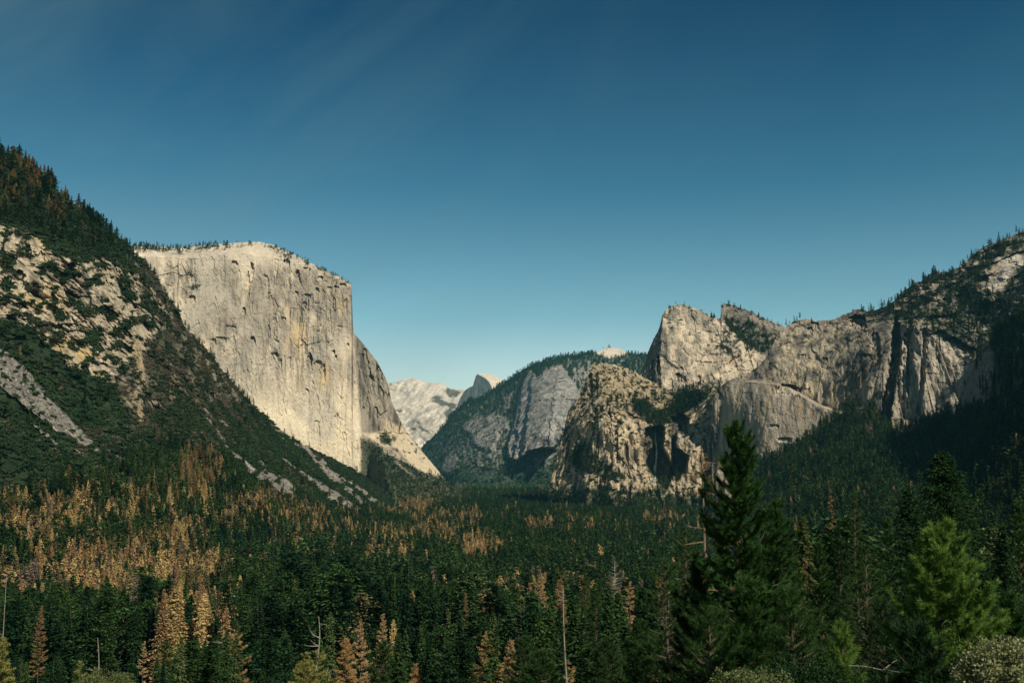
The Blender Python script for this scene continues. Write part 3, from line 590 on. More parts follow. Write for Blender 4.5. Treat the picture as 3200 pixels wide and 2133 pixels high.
def g_color(s):
    V, PX, PY = s.V, s.PX, s.PY
    q = np.stack([PX, PY, PX * 0], -1); d = fbm(q / 16, 3, 114)
    rk = poly_in(PX + 5 * d, PY + 5 * d, [(2575, 1396), (2582, 1400), (2560, 1432), (2545, 1456), (2530, 1440), (2552, 1412)], 5)
    rk = np.maximum(rk, poly_in(PX + 6 * d, PY + 6 * d, [(2986, 1296), (3006, 1200), (3062, 1100), (3100, 1090), (3110, 1180), (3070, 1280), (3020, 1300)], 10) * .9)
    s.forest = np.clip(1 - rk, 0, 1)
    c = mixc(np.broadcast_to(np.array([.05, .05, .035]), V.shape), (.075, .06, .042), sstep(-.2, .3, fbm(V / 40, 3, 115)))
    return mixc(c, mixc(np.broadcast_to(np.array([.25, .23, .2]), V.shape), (.12, .11, .1), sstep(-.2, .3, fbm(V / 12, 3, 116))), rk)
s_wood = Relief('wooded_slope', 'dark conifer covered slope under the grey cliffs', 'mountain slope', g_top, g_bot, 2318, 4300, 4, 4, lambda x, y: g_f(x, y), g_disp, g_color, M_SLOPE, jag=(4, 18))

# ---------------------------------------------------------------- hazy ridge in the middle distance
e_top = [(1318, 1400), (1326, 1388), (1345, 1372), (1372, 1346), (1392, 1322), (1405, 1302), (1425, 1285), (1445, 1268), (1462, 1252), (1470, 1245), (1490, 1250), (1508, 1240), (1530, 1226), (1560, 1205), (1576, 1195), (1600, 1178), (1640, 1150), (1680, 1134), (1720, 1124),
         (1760, 1114), (1800, 1108), (1830, 1104), (1850, 1102), (1870, 1098), (1890, 1090), (1905, 1086), (1920, 1086), (1940, 1091), (1955, 1098), (1968, 1104), (2000, 1106), (2040, 1110), (2120, 1120)]
e_bot = [(1318, 1540), (2120, 1540)]
e_f = rbf([(1330, 1390, 9800), (1345, 1500, 8000), (1460, 1260, 9800), (1450, 1400, 7900), (1450, 1500, 7000), (1576, 1200, 9600), (1560, 1350, 7700), (1600, 1500, 6700), (1700, 1135, 9000), (1700, 1300, 7300), (1750, 1490, 6500), (1860, 1105, 9500), (1860, 1250, 7600), (2000, 1110, 9600), (2000, 1300, 7300)])
SPIRE = [(1632, 1190), (1645, 1172), (1655, 1156), (1664, 1160), (1676, 1180), (1690, 1170), (1700, 1150), (1715, 1150), (1728, 1144), (1740, 1137), (1756, 1140), (1770, 1165), (1782, 1180), (1800, 1200), (1810, 1240), (1800, 1290), (1775, 1320), (1760, 1360), (1735, 1400), (1690, 1400), (1650, 1410), (1620, 1440), (1590, 1430), (1585, 1390), (1600, 1340), (1612, 1290), (1620, 1240)]
CRAG = [(1440, 1325), (1480, 1300), (1520, 1298), (1555, 1290), (1585, 1310), (1588, 1340), (1562, 1352), (1556, 1380), (1540, 1410), (1500, 1400), (1475, 1385), (1470, 1355), (1445, 1345)]
CRAG2 = [(1385, 1440), (1420, 1422), (1438, 1440), (1430, 1465), (1400, 1480), (1372, 1470)]
DOME = [(1845, 1106), (1868, 1098), (1890, 1088), (1918, 1083), (1945, 1090), (1970, 1104), (1940, 1112), (1900, 1120), (1885, 1108)]
def e_depth(PX, PY):
    q = np.stack([PX, PY, PX * 0], -1); w = 4 * fbm(q / 16, 3, 121)
    sp = poly_in(PX + w, PY + w, SPIRE, 5)
    # the tower's own steps: each slab stands proud of the next, with dark left edges
    st = np.zeros(PX.shape)
    for x0, k in ((1640, 110), (1664, 150), (1740, 35), (1775, -60)):
        st = st + k * sstep(-2, 2, PX - (x0 - (PY - 1160) * .12 + w * 2.2 + 7 * fbm(q / 40, 3, 120)))
    return e_f(PX, PY) - (150 + st * .8) * sp - 120 * poly_in(PX + w, PY + w, CRAG, 8) - 100 * poly_in(PX + w, PY + w, CRAG2, 6)
def e_disp(PX, PY, V):
    sp = poly_in(PX, PY, SPIRE, 8) + poly_in(PX, PY, CRAG, 8)
    return fbm(V / 500, 4, 122) * 110 + (ridged(V / np.array([150, 190, 600.]), 4, 123) * 42 + fbm(V / np.array([90, 110, 160.]), 4, 124) * 46 + cells(V / np.array([50, 60, 90.]), 125) * 13) * (.3 + .7 * np.clip(sp, 0, 1)) + cells(V / 60, 126) * 14 * (1 - np.clip(sp, 0, 1))
def e_color(s):
    V, PX, PY = s.V, s.PX, s.PY
    q = np.stack([PX, PY, PX * 0], -1); d = fbm(q / 14, 4, 127); n = fbm(V / 160, 4, 128); st = fbm(V / np.array([40, 60, 420.]), 4, 129)
    rk = mixc(np.broadcast_to(np.array([.29, .27, .235]), V.shape), (.15, .142, .13), sstep(-.15, .35, st))
    rk = mixc(rk, (.38, .355, .305), sstep(.1, .4, n) * .7)
    veg = mixc(np.broadcast_to(np.array([.05, .075, .048]), V.shape), (.03, .05, .032), sstep(-.2, .3, n))  # plant cover lightened, haze put into its colour
    m = np.clip(poly_in(PX + 4 * d, PY + 4 * d, SPIRE, 5) + poly_in(PX + 6 * d, PY + 6 * d, CRAG, 6) * .85 + poly_in(PX + 5 * d, PY + 5 * d, CRAG2, 6) * .8, 0, 1)
    m2 = np.clip(sstep(-.04, .22, fbm(q / np.array([9, 16, 1]), 4, 130) + .3 * poly_in(PX, PY, [(1790, 1140), (1860, 1150), (1850, 1330), (1800, 1330)], 16) + .16 * poly_in(PX, PY, [(1380, 1400), (1600, 1290), (1620, 1460), (1400, 1480)], 30) - .25 * sstep(30, 10, PY - np.interp(PX, s.xs, s.yt))) * .85, 0, 1) * sstep(1490, 1430, PY)
    m2 = np.maximum(m2, line_in(PX, PY, [(1480, 1425, 2), (1520, 1398, 3), (1560, 1370, 2)], 2) * .7)
    m2 = np.maximum(m2, line_in(PX, PY, [(1780, 1330, 3), (1768, 1370, 4), (1750, 1410, 3), (1690, 1440, 6), (1672, 1456, 3)], 3))
    m2 = np.maximum(m2, poly_in(PX + 4 * d, PY + 4 * d, [(1575, 1240), (1600, 1235), (1590, 1280), (1578, 1285)], 4) * .8)
    m = np.maximum(m, m2)
    c = mixc(veg, rk, m)
    dm = poly_in(PX, PY, DOME, 3); c = mixc(c, (.58, .49, .385), dm)
    s.rock = np.clip(m + dm, 0, 1); s.forest = 1 - s.rock
    return c
s_ridge = Relief('hazy_ridge', 'wooded ridge with a pale grey rock tower fading in the haze', 'mountain', e_top, e_bot, 1318, 2120, 2.2, 2.2, e_depth, e_disp, e_color, M_FAR, jag=(1.5, 9))

# ---------------- split dome and the white mountain behind
def dome_edge(PY): return np.interp(PY, [1166, 1172, 1180, 1190, 1205, 1222, 1240, 1260], [1490, 1502, 1516, 1528, 1536, 1542, 1546, 1549])
d_top = [(1425, 1290), (1430, 1262), (1440, 1240), (1448, 1226), (1458, 1215), (1468, 1209), (1477, 1206), (1482, 1190), (1487, 1174), (1492, 1168), (1505, 1168), (1520, 1167), (1535, 1168), (1550, 1174), (1562, 1182), (1572, 1191), (1582, 1204), (1600, 1225)]
d_f = plane(1515, 1220, 12900, (-.90, -.42, .12)); d_r = plane(1545, 1220, 12900, (.15, -.60, .78))
def d_depth(PX, PY):
    e = dome_edge(PY); b = d_f(e, PY)
    r = b + (PX - e) * 3 + np.clip(1240 - PY, 0, 90) ** 1.25 * 3.2
    return np.where(PX < e, d_f(PX, PY), r)
def d_color(s):
    V, PX, PY = s.V, s.PX, s.PY
    st = fbm(np.stack([PX / 6, PY / 40, PX * 0], -1), 4, 131)
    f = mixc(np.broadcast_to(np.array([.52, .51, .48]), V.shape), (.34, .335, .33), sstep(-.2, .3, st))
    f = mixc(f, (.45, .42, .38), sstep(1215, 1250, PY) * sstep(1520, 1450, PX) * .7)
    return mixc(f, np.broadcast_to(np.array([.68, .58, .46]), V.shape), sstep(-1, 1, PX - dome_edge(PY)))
s_dome = Relief('granite_dome', 'split granite dome with a sheer shaded face and sunlit round back', 'mountain', d_top, [(1425, 1330), (1600, 1300)], 1425, 1600, 1.8, 1.8, d_depth,
                lambda x, y, V: fbm(V / np.array([120, 160, 700.]), 3, 132) * 30 * (x < dome_edge(y)), d_color, M_FAR, jag=(.5, 8), back=1.3)

k_top = [(1190, 1206), (1215, 1197), (1240, 1191), (1262, 1186), (1278, 1180), (1288, 1181), (1300, 1184), (1318, 1190), (1340, 1194), (1355, 1197), (1365, 1195), (1378, 1194), (1392, 1204), (1402, 1212), (1420, 1214), (1440, 1216), (1470, 1222), (1520, 1240)]
k_f = rbf([(1200, 1210, 15500), (1200, 1400, 12600), (1290, 1185, 15800), (1290, 1290, 14000), (1300, 1400, 12500), (1400, 1215, 15400), (1400, 1300, 13600), (1380, 1400, 12300), (1500, 1240, 14800), (1480, 1350, 12800)])
def k_disp(PX, PY, V):
    q = np.stack([PX + PY * .9, PY - PX * .1, PX * 0], -1)
    return fbm(q / np.array([60, 40, 1]), 3, 141) * 260 + ridged(q / np.array([60, 90, 1]), 2, 143) * 60
def k_color(s):
    V, PX, PY = s.V, s.PX, s.PY
    q = np.stack([PX * .8 + PY * .6, PY * .8 - PX * .6, PX * 0], -1)
    n = fbm(q / np.array([7, 34, 1]), 4, 144); n2 = fbm(q / np.array([34, 9, 1]), 4, 145)
    c = mixc(np.broadcast_to(np.array([.62, .54, .43]), V.shape), (.36, .34, .31), sstep(.0, .45, n) * .8)
    vg = [[(1345, 1252), (1365, 1243), (1385, 1250), (1402, 1258), (1430, 1262), (1425, 1278), (1400, 1270), (1370, 1262)], [(1390, 1222), (1400, 1212), (1425, 1218), (1440, 1225), (1425, 1240), (1404, 1240)], [(1345, 1242), (1370, 1232), (1385, 1240), (1370, 1248)],
          [(1385, 1290), (1402, 1275), (1425, 1285), (1440, 1300), (1400, 1310)], [(1400, 1262), (1418, 1258), (1420, 1275), (1405, 1280)], [(1240, 1275), (1270, 1268), (1290, 1278), (1260, 1284)], [(1270, 1320), (1330, 1300), (1365, 1310), (1330, 1340), (1290, 1370)]]
    m = sum(poly_in(PX + 5 * n, PY + 5 * n2, v, 3) * (.95 if k < 5 else .4) for k, v in enumerate(vg))
    m = np.maximum(m, sstep(.25, .45, n2) * .6 * sstep(1260, 1320, PY))
    return mixc(c, (.05, .06, .04), np.clip(m, 0, 1) * .9)
s_white = Relief('white_mountain', 'bare white granite mountain closing the valley far away', 'mountain', k_top, [(1190, 1420), (1520, 1420)], 1190, 1520, 1.9, 1.9, lambda x, y: k_f(x, y), k_disp, k_color, M_FAR, jag=(1.0, 9), back=1.5)

# ---------------------------------------------------------------- the ground, one sheet to the horizon
def build_ground():
    rr = np.r_[0, np.geomspace(1.5, 40000, 190)]
    th = np.radians(np.r_[np.arange(-180, -45, 6), np.arange(-45, 45.01, .5), np.arange(51, 180, 6)])
    R, T = np.meshgrid(rr, th, indexing='ij')
    x = R * np.sin(T); y = R * np.cos(T); z = zground(x, y)
    V = np.stack([x, y, z], -1); n, m = R.shape
    idx = np.arange(n * m).reshape(n, m); nx = np.roll(idx, -1, 1)
    f = np.stack([idx[:-1], idx[1:], nx[1:], nx[:-1]], -1).reshape(-1, 4)
    mat = bpy.data.materials.new('forest_floor'); nt = NT(mat)
    tc = nt.n('ShaderNodeTexCoord')
    n1 = nt.n('ShaderNodeTexNoise', {'Vector': tc.outputs['Object'], 'Scale': .02, 'Detail': 8.0, 'Roughness': .65})
    n2 = nt.n('ShaderNodeTexNoise', {'Vector': tc.outputs['Object'], 'Scale': .5, 'Detail': 5.0})
    r = nt.n('ShaderNodeMapRange', {'Value': n1.outputs[0], 'From Min': .4, 'From Max': .6})
    c = mix_rgb(nt, 'MIX', r.outputs[0], (.030, .034, .018, 1), (.055, .045, .028, 1))
    r2 = nt.n('ShaderNodeMapRange', {'Value': n2.outputs[0], 'From Min': .3, 'From Max': .7, 'To Min': .6, 'To Max': 1.4})
    c = mix_rgb(nt, 'MULTIPLY', 1.0, c, r2.outputs[0])
    b = nt.n('ShaderNodeBsdfPrincipled', {'Base Color': c, 'Roughness': .95, 'Specular IOR Level': .1})
    nt.n('ShaderNodeOutputMaterial', {'Surface': b.outputs[0]})
    link('ground', mesh_np('ground', V.reshape(-1, 3), f, mat, True), label='dark forest floor of the wide valley', cat='ground', kind='structure')
build_ground()
# ================================================================ plants
def unit(v): return v / (np.linalg.norm(v, axis=-1, keepdims=True) + 1e-9)
class Soup:
    """collects quads, triangles and tubes for one mesh"""
    def __init__(s): s.v = []; s.f = []; s.n = []; s.val = []; s.mi = []; s.k = 0
    def add(s, V, Fc, val=None, mi=0):
        V = np.asarray(V, F32).reshape(-1, 3); Fc = np.asarray(Fc)
        s.v.append(V); s.f.append((Fc + s.k).ravel()); s.n.append(np.full(len(Fc), Fc.shape[1], np.int32))
        s.val.append(np.full(len(Fc), .5, F32) if val is None else np.asarray(val, F32)); s.mi.append(np.full(len(Fc), mi, np.int32)); s.k += len(V)
    def tube(s, pts, rad, k=6, mi=0):
        pts = np.asarray(pts, float); n = len(pts); t = unit(np.gradient(pts, axis=0))
        a = np.where(np.abs(t[:, 2:3]) > .9, [[1., 0, 0]], [[0, 0, 1.]]); u = unit(np.cross(t, a)); w = np.cross(t, u)
        th = np.linspace(0, 2 * np.pi, k, endpoint=False); rad = np.asarray(rad, float)
        V = pts[:, None] + rad[:, None, None] * (np.cos(th)[None, :, None] * u[:, None] + np.sin(th)[None, :, None] * w[:, None])
        i = np.arange(n * k).reshape(n, k); j = np.roll(i, -1, 1)
        s.add(V, np.stack([i[:-1], j[:-1], j[1:], i[1:]], -1).reshape(-1, 4), mi=mi)
        s.add(V[-1], np.arange(k)[None], mi=mi)
    def mesh(s, name, mats):
        m = mesh_np(name, np.concatenate(s.v), np.concatenate(s.f), None, False, np.concatenate(s.n))
        for a in mats: m.materials.append(a)
        if len(mats) > 1: m.polygons.foreach_set('material_index', np.concatenate(s.mi))
        add_attr(m, 'v', 'FLOAT', 'FACE', np.concatenate(s.val))
        return m
def diamonds(soup, c, d, side, L, Wd, val, mi=0):
    a = c - d * L[:, None] * .45; b = c + side * Wd[:, None] * .5; e = c + d * L[:, None] * .55; f = c - side * Wd[:, None] * .5
    soup.add(np.stack([a, b, e, f], 1), np.arange(len(c) * 4).reshape(-1, 4), val, mi)
def crown_cards(soup, R, nw, nb, nc, width, base=.15, taper=.85, droop=.25, card=1.0, ragged=.35, gaps=.1, mi=0, top=1.0, sway=.0):
    n = nw * nb
    z = base + (top - base) * ((np.repeat(np.arange(nw), nb) + R.random(n) * .9) / nw) ** .92
    rel = (top - z) / (top - base)
    lob = 1 + ragged * np.sin(np.repeat(R.random(nw) * 6.28, nb) + z * 40) * .5
    az = R.random(n) * 2 * np.pi
    sidef = 1 + ragged * .9 * np.sin(az * 2 + R.random() * 6 + z * 7)
    r = width * (rel ** taper) * (1 - ragged * .5 + ragged * R.random(n)) * lob * sidef + .006
    keep = R.random(n) > gaps; z, rel, az, r = z[keep], rel[keep], az[keep], r[keep]; n = len(z)
    s = (np.arange(nc) + .25 + .75 * R.random((n, nc))) / nc; s = .12 + .88 * s
    ca, sa = np.cos(az)[:, None], np.sin(az)[:, None]
    dr = droop * (.6 + .8 * R.random((n, 1)))
    c = np.stack([ca * r[:, None] * s, sa * r[:, None] * s, z[:, None] - dr * r[:, None] * s + .35 * dr * r[:, None] * s ** 3], -1)
    c = c + R.normal(0, .10, c.shape) * (r[:, None, None] * .9 + .004) * np.array([1, 1, .5])
    yaw = az[:, None] + R.normal(0, .7, s.shape)
    d = unit(np.stack([np.cos(yaw), np.sin(yaw), -dr * .9 + R.normal(0, .35, s.shape)], -1))
    sd = unit(np.cross(d, np.array([0, 0, 1.0])) + R.normal(0, .45, d.shape))
    L = (.05 + .22 * r[:, None] + 0 * s) * (.7 + .7 * R.random(s.shape)) * card; Wd = L * (.30 + .25 * R.random(s.shape))
    val = np.clip(R.normal(.5, .16, s.shape) + R.normal(0, .24, (n, 1)) + (.25 * (s - .6)), 0, 1)  # branch tones and lighter tips paint light and dark clumps into the crown
    diamonds(soup, c.reshape(-1, 3), d.reshape(-1, 3), sd.reshape(-1, 3), L.ravel(), Wd.ravel(), val.ravel(), mi)
BARK_G = bark_material('conifer_bark', (.055, .042, .03), (.12, .09, .06))
BARK_O = bark_material('orange_bark', (.20, .115, .06), (.34, .215, .12))
BARK_W = bark_material('weathered_wood', (.30, .26, .21), (.50, .45, .37))
NEEDLE = leaf_material('conifer_needles', var=.85, trans=.1)  # wide tone range stands in for highlights and dark gaps
NEEDLE_D = leaf_material('dead_needles', var=.4, trans=.1)
SHRUB = leaf_material('brush_leaves', var=.75, trans=.1)
def conifer_mesh(seed, detail, kind, parts=False):
    R = np.random.default_rng(seed); cr, tr = Soup(), Soup()
    k = {0: (20, 7, 4, 1.0), 1: (50, 12, 11, .36), 2: (60, 13, 9, .5)}[detail]
    if kind == 'green':
        w = .085 + .07 * R.random(); tp = .6 + .45 * R.random()
        if seed % 3 == 2:     # rounder, broken crowns among the spires
            crown_cards(cr, R, int(k[0] * .7), int(k[1] * 1.3), k[2], .12 + .06 * R.random(), .2 + .2 * R.random(), .36, -.2 + .3 * R.random(), k[3] * 1.05, .55, .2)
        else: crown_cards(cr, R, k[0], k[1], k[2], w, .10 + .25 * R.random(), tp, .15 + .35 * R.random(), k[3], .28 + .25 * R.random(), .08)
        th = .97
    elif kind == 'dead':
        w = .095 + .06 * R.random()
        crown_cards(cr, R, k[0], k[1], k[2], w, .10 + .28 * R.random(), .6 + .4 * R.random(), .2 + .3 * R.random(), k[3] * .95, .45, .34 if seed % 3 == 0 else .12)
        th = .985
    else:
        crown_cards(cr, R, k[0], max(2, k[1] // 2), max(2, k[2] // 2), .06 + .04 * R.random(), .3, .7, .3, k[3] * .6, .6, .45)
        th = 1.0
    lean = R.normal(0, .012, 2)
    zz = np.linspace(-.03, th, 6)
    tr.tube(np.stack([lean[0] * zz, lean[1] * zz, zz], -1), .0085 * (1 - zz * .93) + .0006, 6)
    if parts: return cr.mesh('crown', [NEEDLE_D if kind == 'dead' else NEEDLE]), tr.mesh('trunk', [BARK_G])
    cr.add(np.concatenate(tr.v), np.array(np.concatenate([f for f, n in zip(tr.f, tr.n) if n[0] == 4])).reshape(-1, 4), None, 1)
    return cr.mesh('conifer_far', [NEEDLE_D if kind == 'dead' else NEEDLE, BARK_G])
def shrub_mesh(seed, n=150):
    R = np.random.default_rng(seed); s = Soup()
    nl = 5; ctr = R.normal(0, .34, (nl, 3)) * np.array([1, 1, .2]); rad = .38 + .3 * R.random(nl)
    k = R.integers(0, nl, n); u = unit(R.normal(0, 1, (n, 3))); u[:, 2] = np.abs(u[:, 2]) * .95 - .05
    c = ctr[k] + u * (rad[k] * (.75 + .3 * R.random(n)))[:, None]; c[:, 2] = np.maximum(c[:, 2] * .8, -.1)
    d = unit(np.cross(u, R.normal(0, 1, (n, 3))) + .3 * u); sd = unit(np.cross(d, u) + R.normal(0, .35, (n, 3)))
    L = .20 + .2 * R.random(n); diamonds(s, c, d, sd, L, L * .75, np.clip(R.normal(.45, .2, n) + .2 * (u[:, 2] - .4), 0, 1))  # upper leaves lighter, light from above put into their tone
    return s.mesh('shrub_far', [SHRUB])

def instancer(name, pts, idx, scale, rot, tint, sources, label, cat):
    """one mass that nobody could count: plants set out on points with geometry nodes"""
    me = mesh_np(name, pts, None); n = len(pts)
    add_attr(me, 'idx', 'INT', 'POINT', idx); add_attr(me, 'scl', 'FLOAT_VECTOR', 'POINT', scale)
    add_attr(me, 'rot', 'FLOAT_VECTOR', 'POINT', np.stack([np.zeros(n), np.zeros(n), rot], -1)); add_attr(me, 'tint', 'FLOAT_COLOR', 'POINT', tint)
    ob = link(name, me, label=label, cat=cat, kind='stuff')
    g = bpy.data.node_groups.new(name, 'GeometryNodeTree')
    g.interface.new_socket('Geometry', in_out='INPUT', socket_type='NodeSocketGeometry'); g.interface.new_socket('Geometry', in_out='OUTPUT', socket_type='NodeSocketGeometry')
    N = g.nodes; L = g.links; gi = N.new('NodeGroupInput'); go = N.new('NodeGroupOutput')
    jn = N.new('GeometryNodeJoinGeometry')
    for src in reversed(sources):
        oi = N.new('GeometryNodeObjectInfo'); oi.inputs['Object'].default_value = src; oi.inputs['As Instance'].default_value = True
        L.new(oi.outputs['Geometry'], jn.inputs[0])
    def at(nm, t):
        a = N.new('GeometryNodeInputNamedAttribute'); a.data_type = t; a.inputs['Name'].default_value = nm; return a.outputs['Attribute']
    ip = N.new('GeometryNodeInstanceOnPoints'); ip.inputs['Pick Instance'].default_value = True
    er = N.new('FunctionNodeEulerToRotation'); L.new(at('rot', 'FLOAT_VECTOR'), er.inputs[0])
    L.new(gi.outputs[0], ip.inputs['Points']); L.new(jn.outputs[0], ip.inputs['Instance']); L.new(at('idx', 'INT'), ip.inputs['Instance Index'])
    L.new(er.outputs[0], ip.inputs['Rotation']); L.new(at('scl', 'FLOAT_VECTOR'), ip.inputs['Scale']); L.new(ip.outputs[0], go.inputs[0])
    md = ob.modifiers.new('plants', 'NODES'); md.node_group = g
    return ob
def source(mesh):
    return bpy.data.objects.new(mesh.name, mesh)

# ---------------------------------------------------------------- where the trees stand
DEADZ = [(390, 1820, 330, 120, 1.3), (600, 1975, 120, 120, 1.5), (480, 1560, 200, 60, .4), (90, 1640, 110, 110, .6), (250, 1590, 210, 90, .45), (620, 1470, 90, 80, .65), (560, 1690, 90, 70, .6), (880, 1580, 170, 50, .5), (1000, 1620, 200, 42, .22), (720, 1620, 90, 60, .5),
         (1290, 1670, 200, 34, .42), (1500, 1712, 80, 34, .95), (1345, 1515, 110, 26, .6), (1260, 1560, 110, 50, .75), (1400, 1620, 120, 40, .3), (1160, 1745, 22, 22, .9), (1240, 1748, 40, 22, .8), (2070, 1622, 70, 22, .7), (50, 1850, 90, 130, .5),
         (1640, 1500, 160, 14, .35), (1690, 1640, 60, 30, .4), (1850, 1640, 120, 40, .12), (1750, 1900, 280, 80, .35), (1200, 2020, 200, 90, .12), (1000, 1700, 300, 60, .12), (60, 530, 100, 60, .8), (40, 600, 90, 60, .6), (200, 630, 80, 40, .5), (2450, 1600, 150, 200, .04)]
def dead_prob(px, py):
    p = np.full(px.shape, .02)
    for cx, cy, rx, ry, a in DEADZ:
        r = ((px - cx) / rx) ** 2 + ((py - cy) / ry) ** 2
        p = np.maximum(p, a * np.exp(-.5 * (r / .6) ** 2))
    n = fbm(np.stack([px / 42, py / 40, px * 0], -1), 3, 201) + .18 * rng.normal(0, 1, px.shape)
    return np.clip(p * (1.0 + 1.6 * n), 0, .93)
TR = []   # rows: x y z h w dead
def add_trees(p, h, w=None, deadmul=1.0):
    n = len(p); px, py = project(p + np.array([0, 0, 1.0]) * (h * .55)[:, None])
    dead = rng.random(n) < dead_prob(px, py) * deadmul
    TR.append(np.c_[p, h, np.ones(n) if w is None else w, dead])
def floor_trees():
    out = []
    d = 150.0
    while d < 6800:
        s = 7.5 + d / 420.0
        n = int(d * .98 / s)
        a = (np.arange(n) + rng.random(n)) / n * .98 - .49
        rr = d + (rng.random(n) - .5) * s * 1.2
        out.append(np.stack([rr * np.sin(a), rr * np.cos(a)], -1)); d += s
    q = np.concatenate(out); z = zground(q[:, 0], q[:, 1])
    p = np.c_[q, z]
    # clearings, and ragged height from stand to stand
    cl = fbm(np.c_[q / 70, z * 0], 3, 202)
    h = 25 + 9 * rng.random(len(p)) + 8 * rng.random(len(p)) ** 3 + 7 * fbm(np.c_[q / 160, z * 0], 2, 203)
    h *= np.where(rng.random(len(p)) < .3, .45 + .4 * rng.random(len(p)), 1)
    h *= 1 + .25 * sstep(900, 350, p[:, 1]) * sstep(-.28, -.16, p[:, 0] / p[:, 1])
    h *= 1 + .28 * (p[:, 1] < 1500) * sstep(-.06, -.16, p[:, 0] / p[:, 1])
    px, py = project(p); ok = (px > -120) & (px < 3320) & (cl > -.62)
    dist = p[:, 1]
    for s in RELIEFS: ok &= s.depth_at(px, py) > dist - 12
    tx, ty = project(p + np.c_[0 * h, 0 * h, h])
    lim = np.interp(tx, [0, 300, 700, 1000, 1500, 1700, 2000, 2150, 2300, 2500, 3200], [2010, 2040, 1960, 1960, 1900, 1830, 1820, 1760, 1640, 1600, 1620])
    ok &= (ty > lim) | (dist > 430)
    ok &= ~((np.abs(px - 1040) < 24) & (py > 1835) & (py < 1990) & (dist < 1300))
    add_trees(p[ok], h[ok])
floor_trees()
k = s_left.forest * (1 - s_left.ta); p = s_left.sample(4200, k * (.35 + .65 * sstep(1500, 1640, s_left.PY))); add_trees(p, 20 + 14 * rng.random(len(p)))
p = s_left.sample(1150, s_left.upforest * (.3 + .7 * sstep(760, 560, s_left.PY))); add_trees(p, 6 + 20 * rng.random(len(p)) ** 1.4, w=1 + .5 * rng.random(len(p)), deadmul=1.0)
p = s_left.sample(130, s_left.brush * (1 - s_left.forest) * (1 - s_left.upforest)); add_trees(p, 14 + 12 * rng.random(len(p)))
p = s_left.sample(90, (s_left.PY - s_left.yt[None] < 9) * (s_left.PX > 150) * (s_left.PX < 800)); add_trees(p, 9 + 10 * rng.random(len(p)))
p = s_wood.sample(9500, s_wood.forest); add_trees(p, 23 + 15 * rng.random(len(p)), deadmul=.4)
p = s_right.sample(800, s_right.veg); add_trees(p, 14 + 16 * rng.random(len(p)), deadmul=0)
p = s_right.sample(170, s_right.ridge); add_trees(p, 8 + 20 * rng.random(len(p)) ** 2, deadmul=0)
p = s_summit.sample(420, s_summit.veg); add_trees(p, 12 + 14 * rng.random(len(p)), deadmul=0)
p = s_summit.sample(60, s_summit.ridge); add_trees(p, 5 + 9 * rng.random(len(p)), deadmul=0)
p = s_wall.sample(430, s_wall.capveg); add_trees(p, np.where(p[:, 0] / p[:, 1] < -.28, 12, 6) + 9 * rng.random(len(p)), deadmul=0)
p = s_wall.sample(330, s_wall.veg); add_trees(p, 12 + 12 * rng.random(len(p)), deadmul=.3)
p = s_buttress.sample(1100, s_buttress.veg); add_trees(p, 12 + 16 * rng.random(len(p)), deadmul=0)
p = s_ridge.sample(3600, s_ridge.forest); add_trees(p, 26 + 18 * rng.random(len(p)), w=np.full(len(p), 1.5), deadmul=0)
top = s_ridge.PY - s_ridge.yt[None]
p = s_ridge.sample(620, s_ridge.forest * (top < 9)); add_trees(p, 17 + 19 * rng.random(len(p)), w=np.full(len(p), 1.5), deadmul=0)
TR = np.concatenate(TR)
def tree_tints(TR):
    n = len(TR); px, py = project(TR[:, :3])
    q = np.c_[TR[:, :2] / 130, np.zeros(n)]
    f = np.clip(.45 + .8 * fbm(q, 2, 204) + rng.normal(0, .38, n), 0, 1)
    g = mixc(np.array([.009, .031, .011]), np.array([.038, .076, .018]), f)
    yel = rng.random(n) < .07; g[yel] = mixc(np.array([.075, .095, .03]), np.array([.05, .08, .028]), rng.random(yel.sum()))
    sick = (rng.random(n) < .8 * dead_prob(px, py - 30) ** 1.2); g[sick] = mixc(np.array([.10, .095, .04]), np.array([.16, .13, .055]), rng.random(sick.sum()))
    t = rng.random(n); dcol = mixc(np.array([.40, .27, .105]), np.array([.50, .37, .16]), t)
    rust = rng.random(n) < .3; dcol[rust] = np.array([.30, .18, .085]); gr = rng.random(n) < .2; dcol[gr] = np.array([.20, .15, .11])
    rdg = TR[:, 1] > 5600; g[rdg] = g[rdg] * np.array([1.6, 1.9, 2.4])  # far trees made paler and bluer, haze painted into the tint
    up = (py < 800) | ((py < 1560) & (px < 1200)); dcol[up] = dcol[up] * .7
    return np.where(TR[:, 5:6] > .5, dcol, g) * (.8 + .4 * rng.random((n, 1)))
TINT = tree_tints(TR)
# how large each one shows, and whether something nearer stands in front of it
tx, ty = project(TR[:, :3] + np.c_[np.zeros((len(TR), 2)), TR[:, 3]]); bx, by = project(TR[:, :3])
HP = by - ty; DIST = TR[:, 1]
def visible_share():
    cs = 7; occ = np.zeros((int(2400 / cs), int(3400 / cs)), bool); vis = np.zeros(len(TR))
    for i in np.argsort(DIST):
        if HP[i] < 24: continue
        w = max(1, HP[i] * .10)
        x0, x1 = int((tx[i] - w + 100) / cs), int((tx[i] + w + 100) / cs) + 1; y0, y1 = int((ty[i] + 100) / cs), int((ty[i] + HP[i] * .8 + 100) / cs) + 1
        x0 = max(x0, 0); y0 = max(y0, 0)
        if ty[i] > 2125 or x1 <= x0 or y1 <= y0 or tx[i] < 4 or tx[i] > 3196: continue
        blk = occ[y0:y1, x0:x1]
        if blk.size: vis[i] = 1 - blk.mean(); blk[:] = True
    return vis
VIS = visible_share()
for s in RELIEFS:
    VIS *= s.depth_at(np.clip(tx, 0, 3200), ty + HP * .3) > DIST - 40
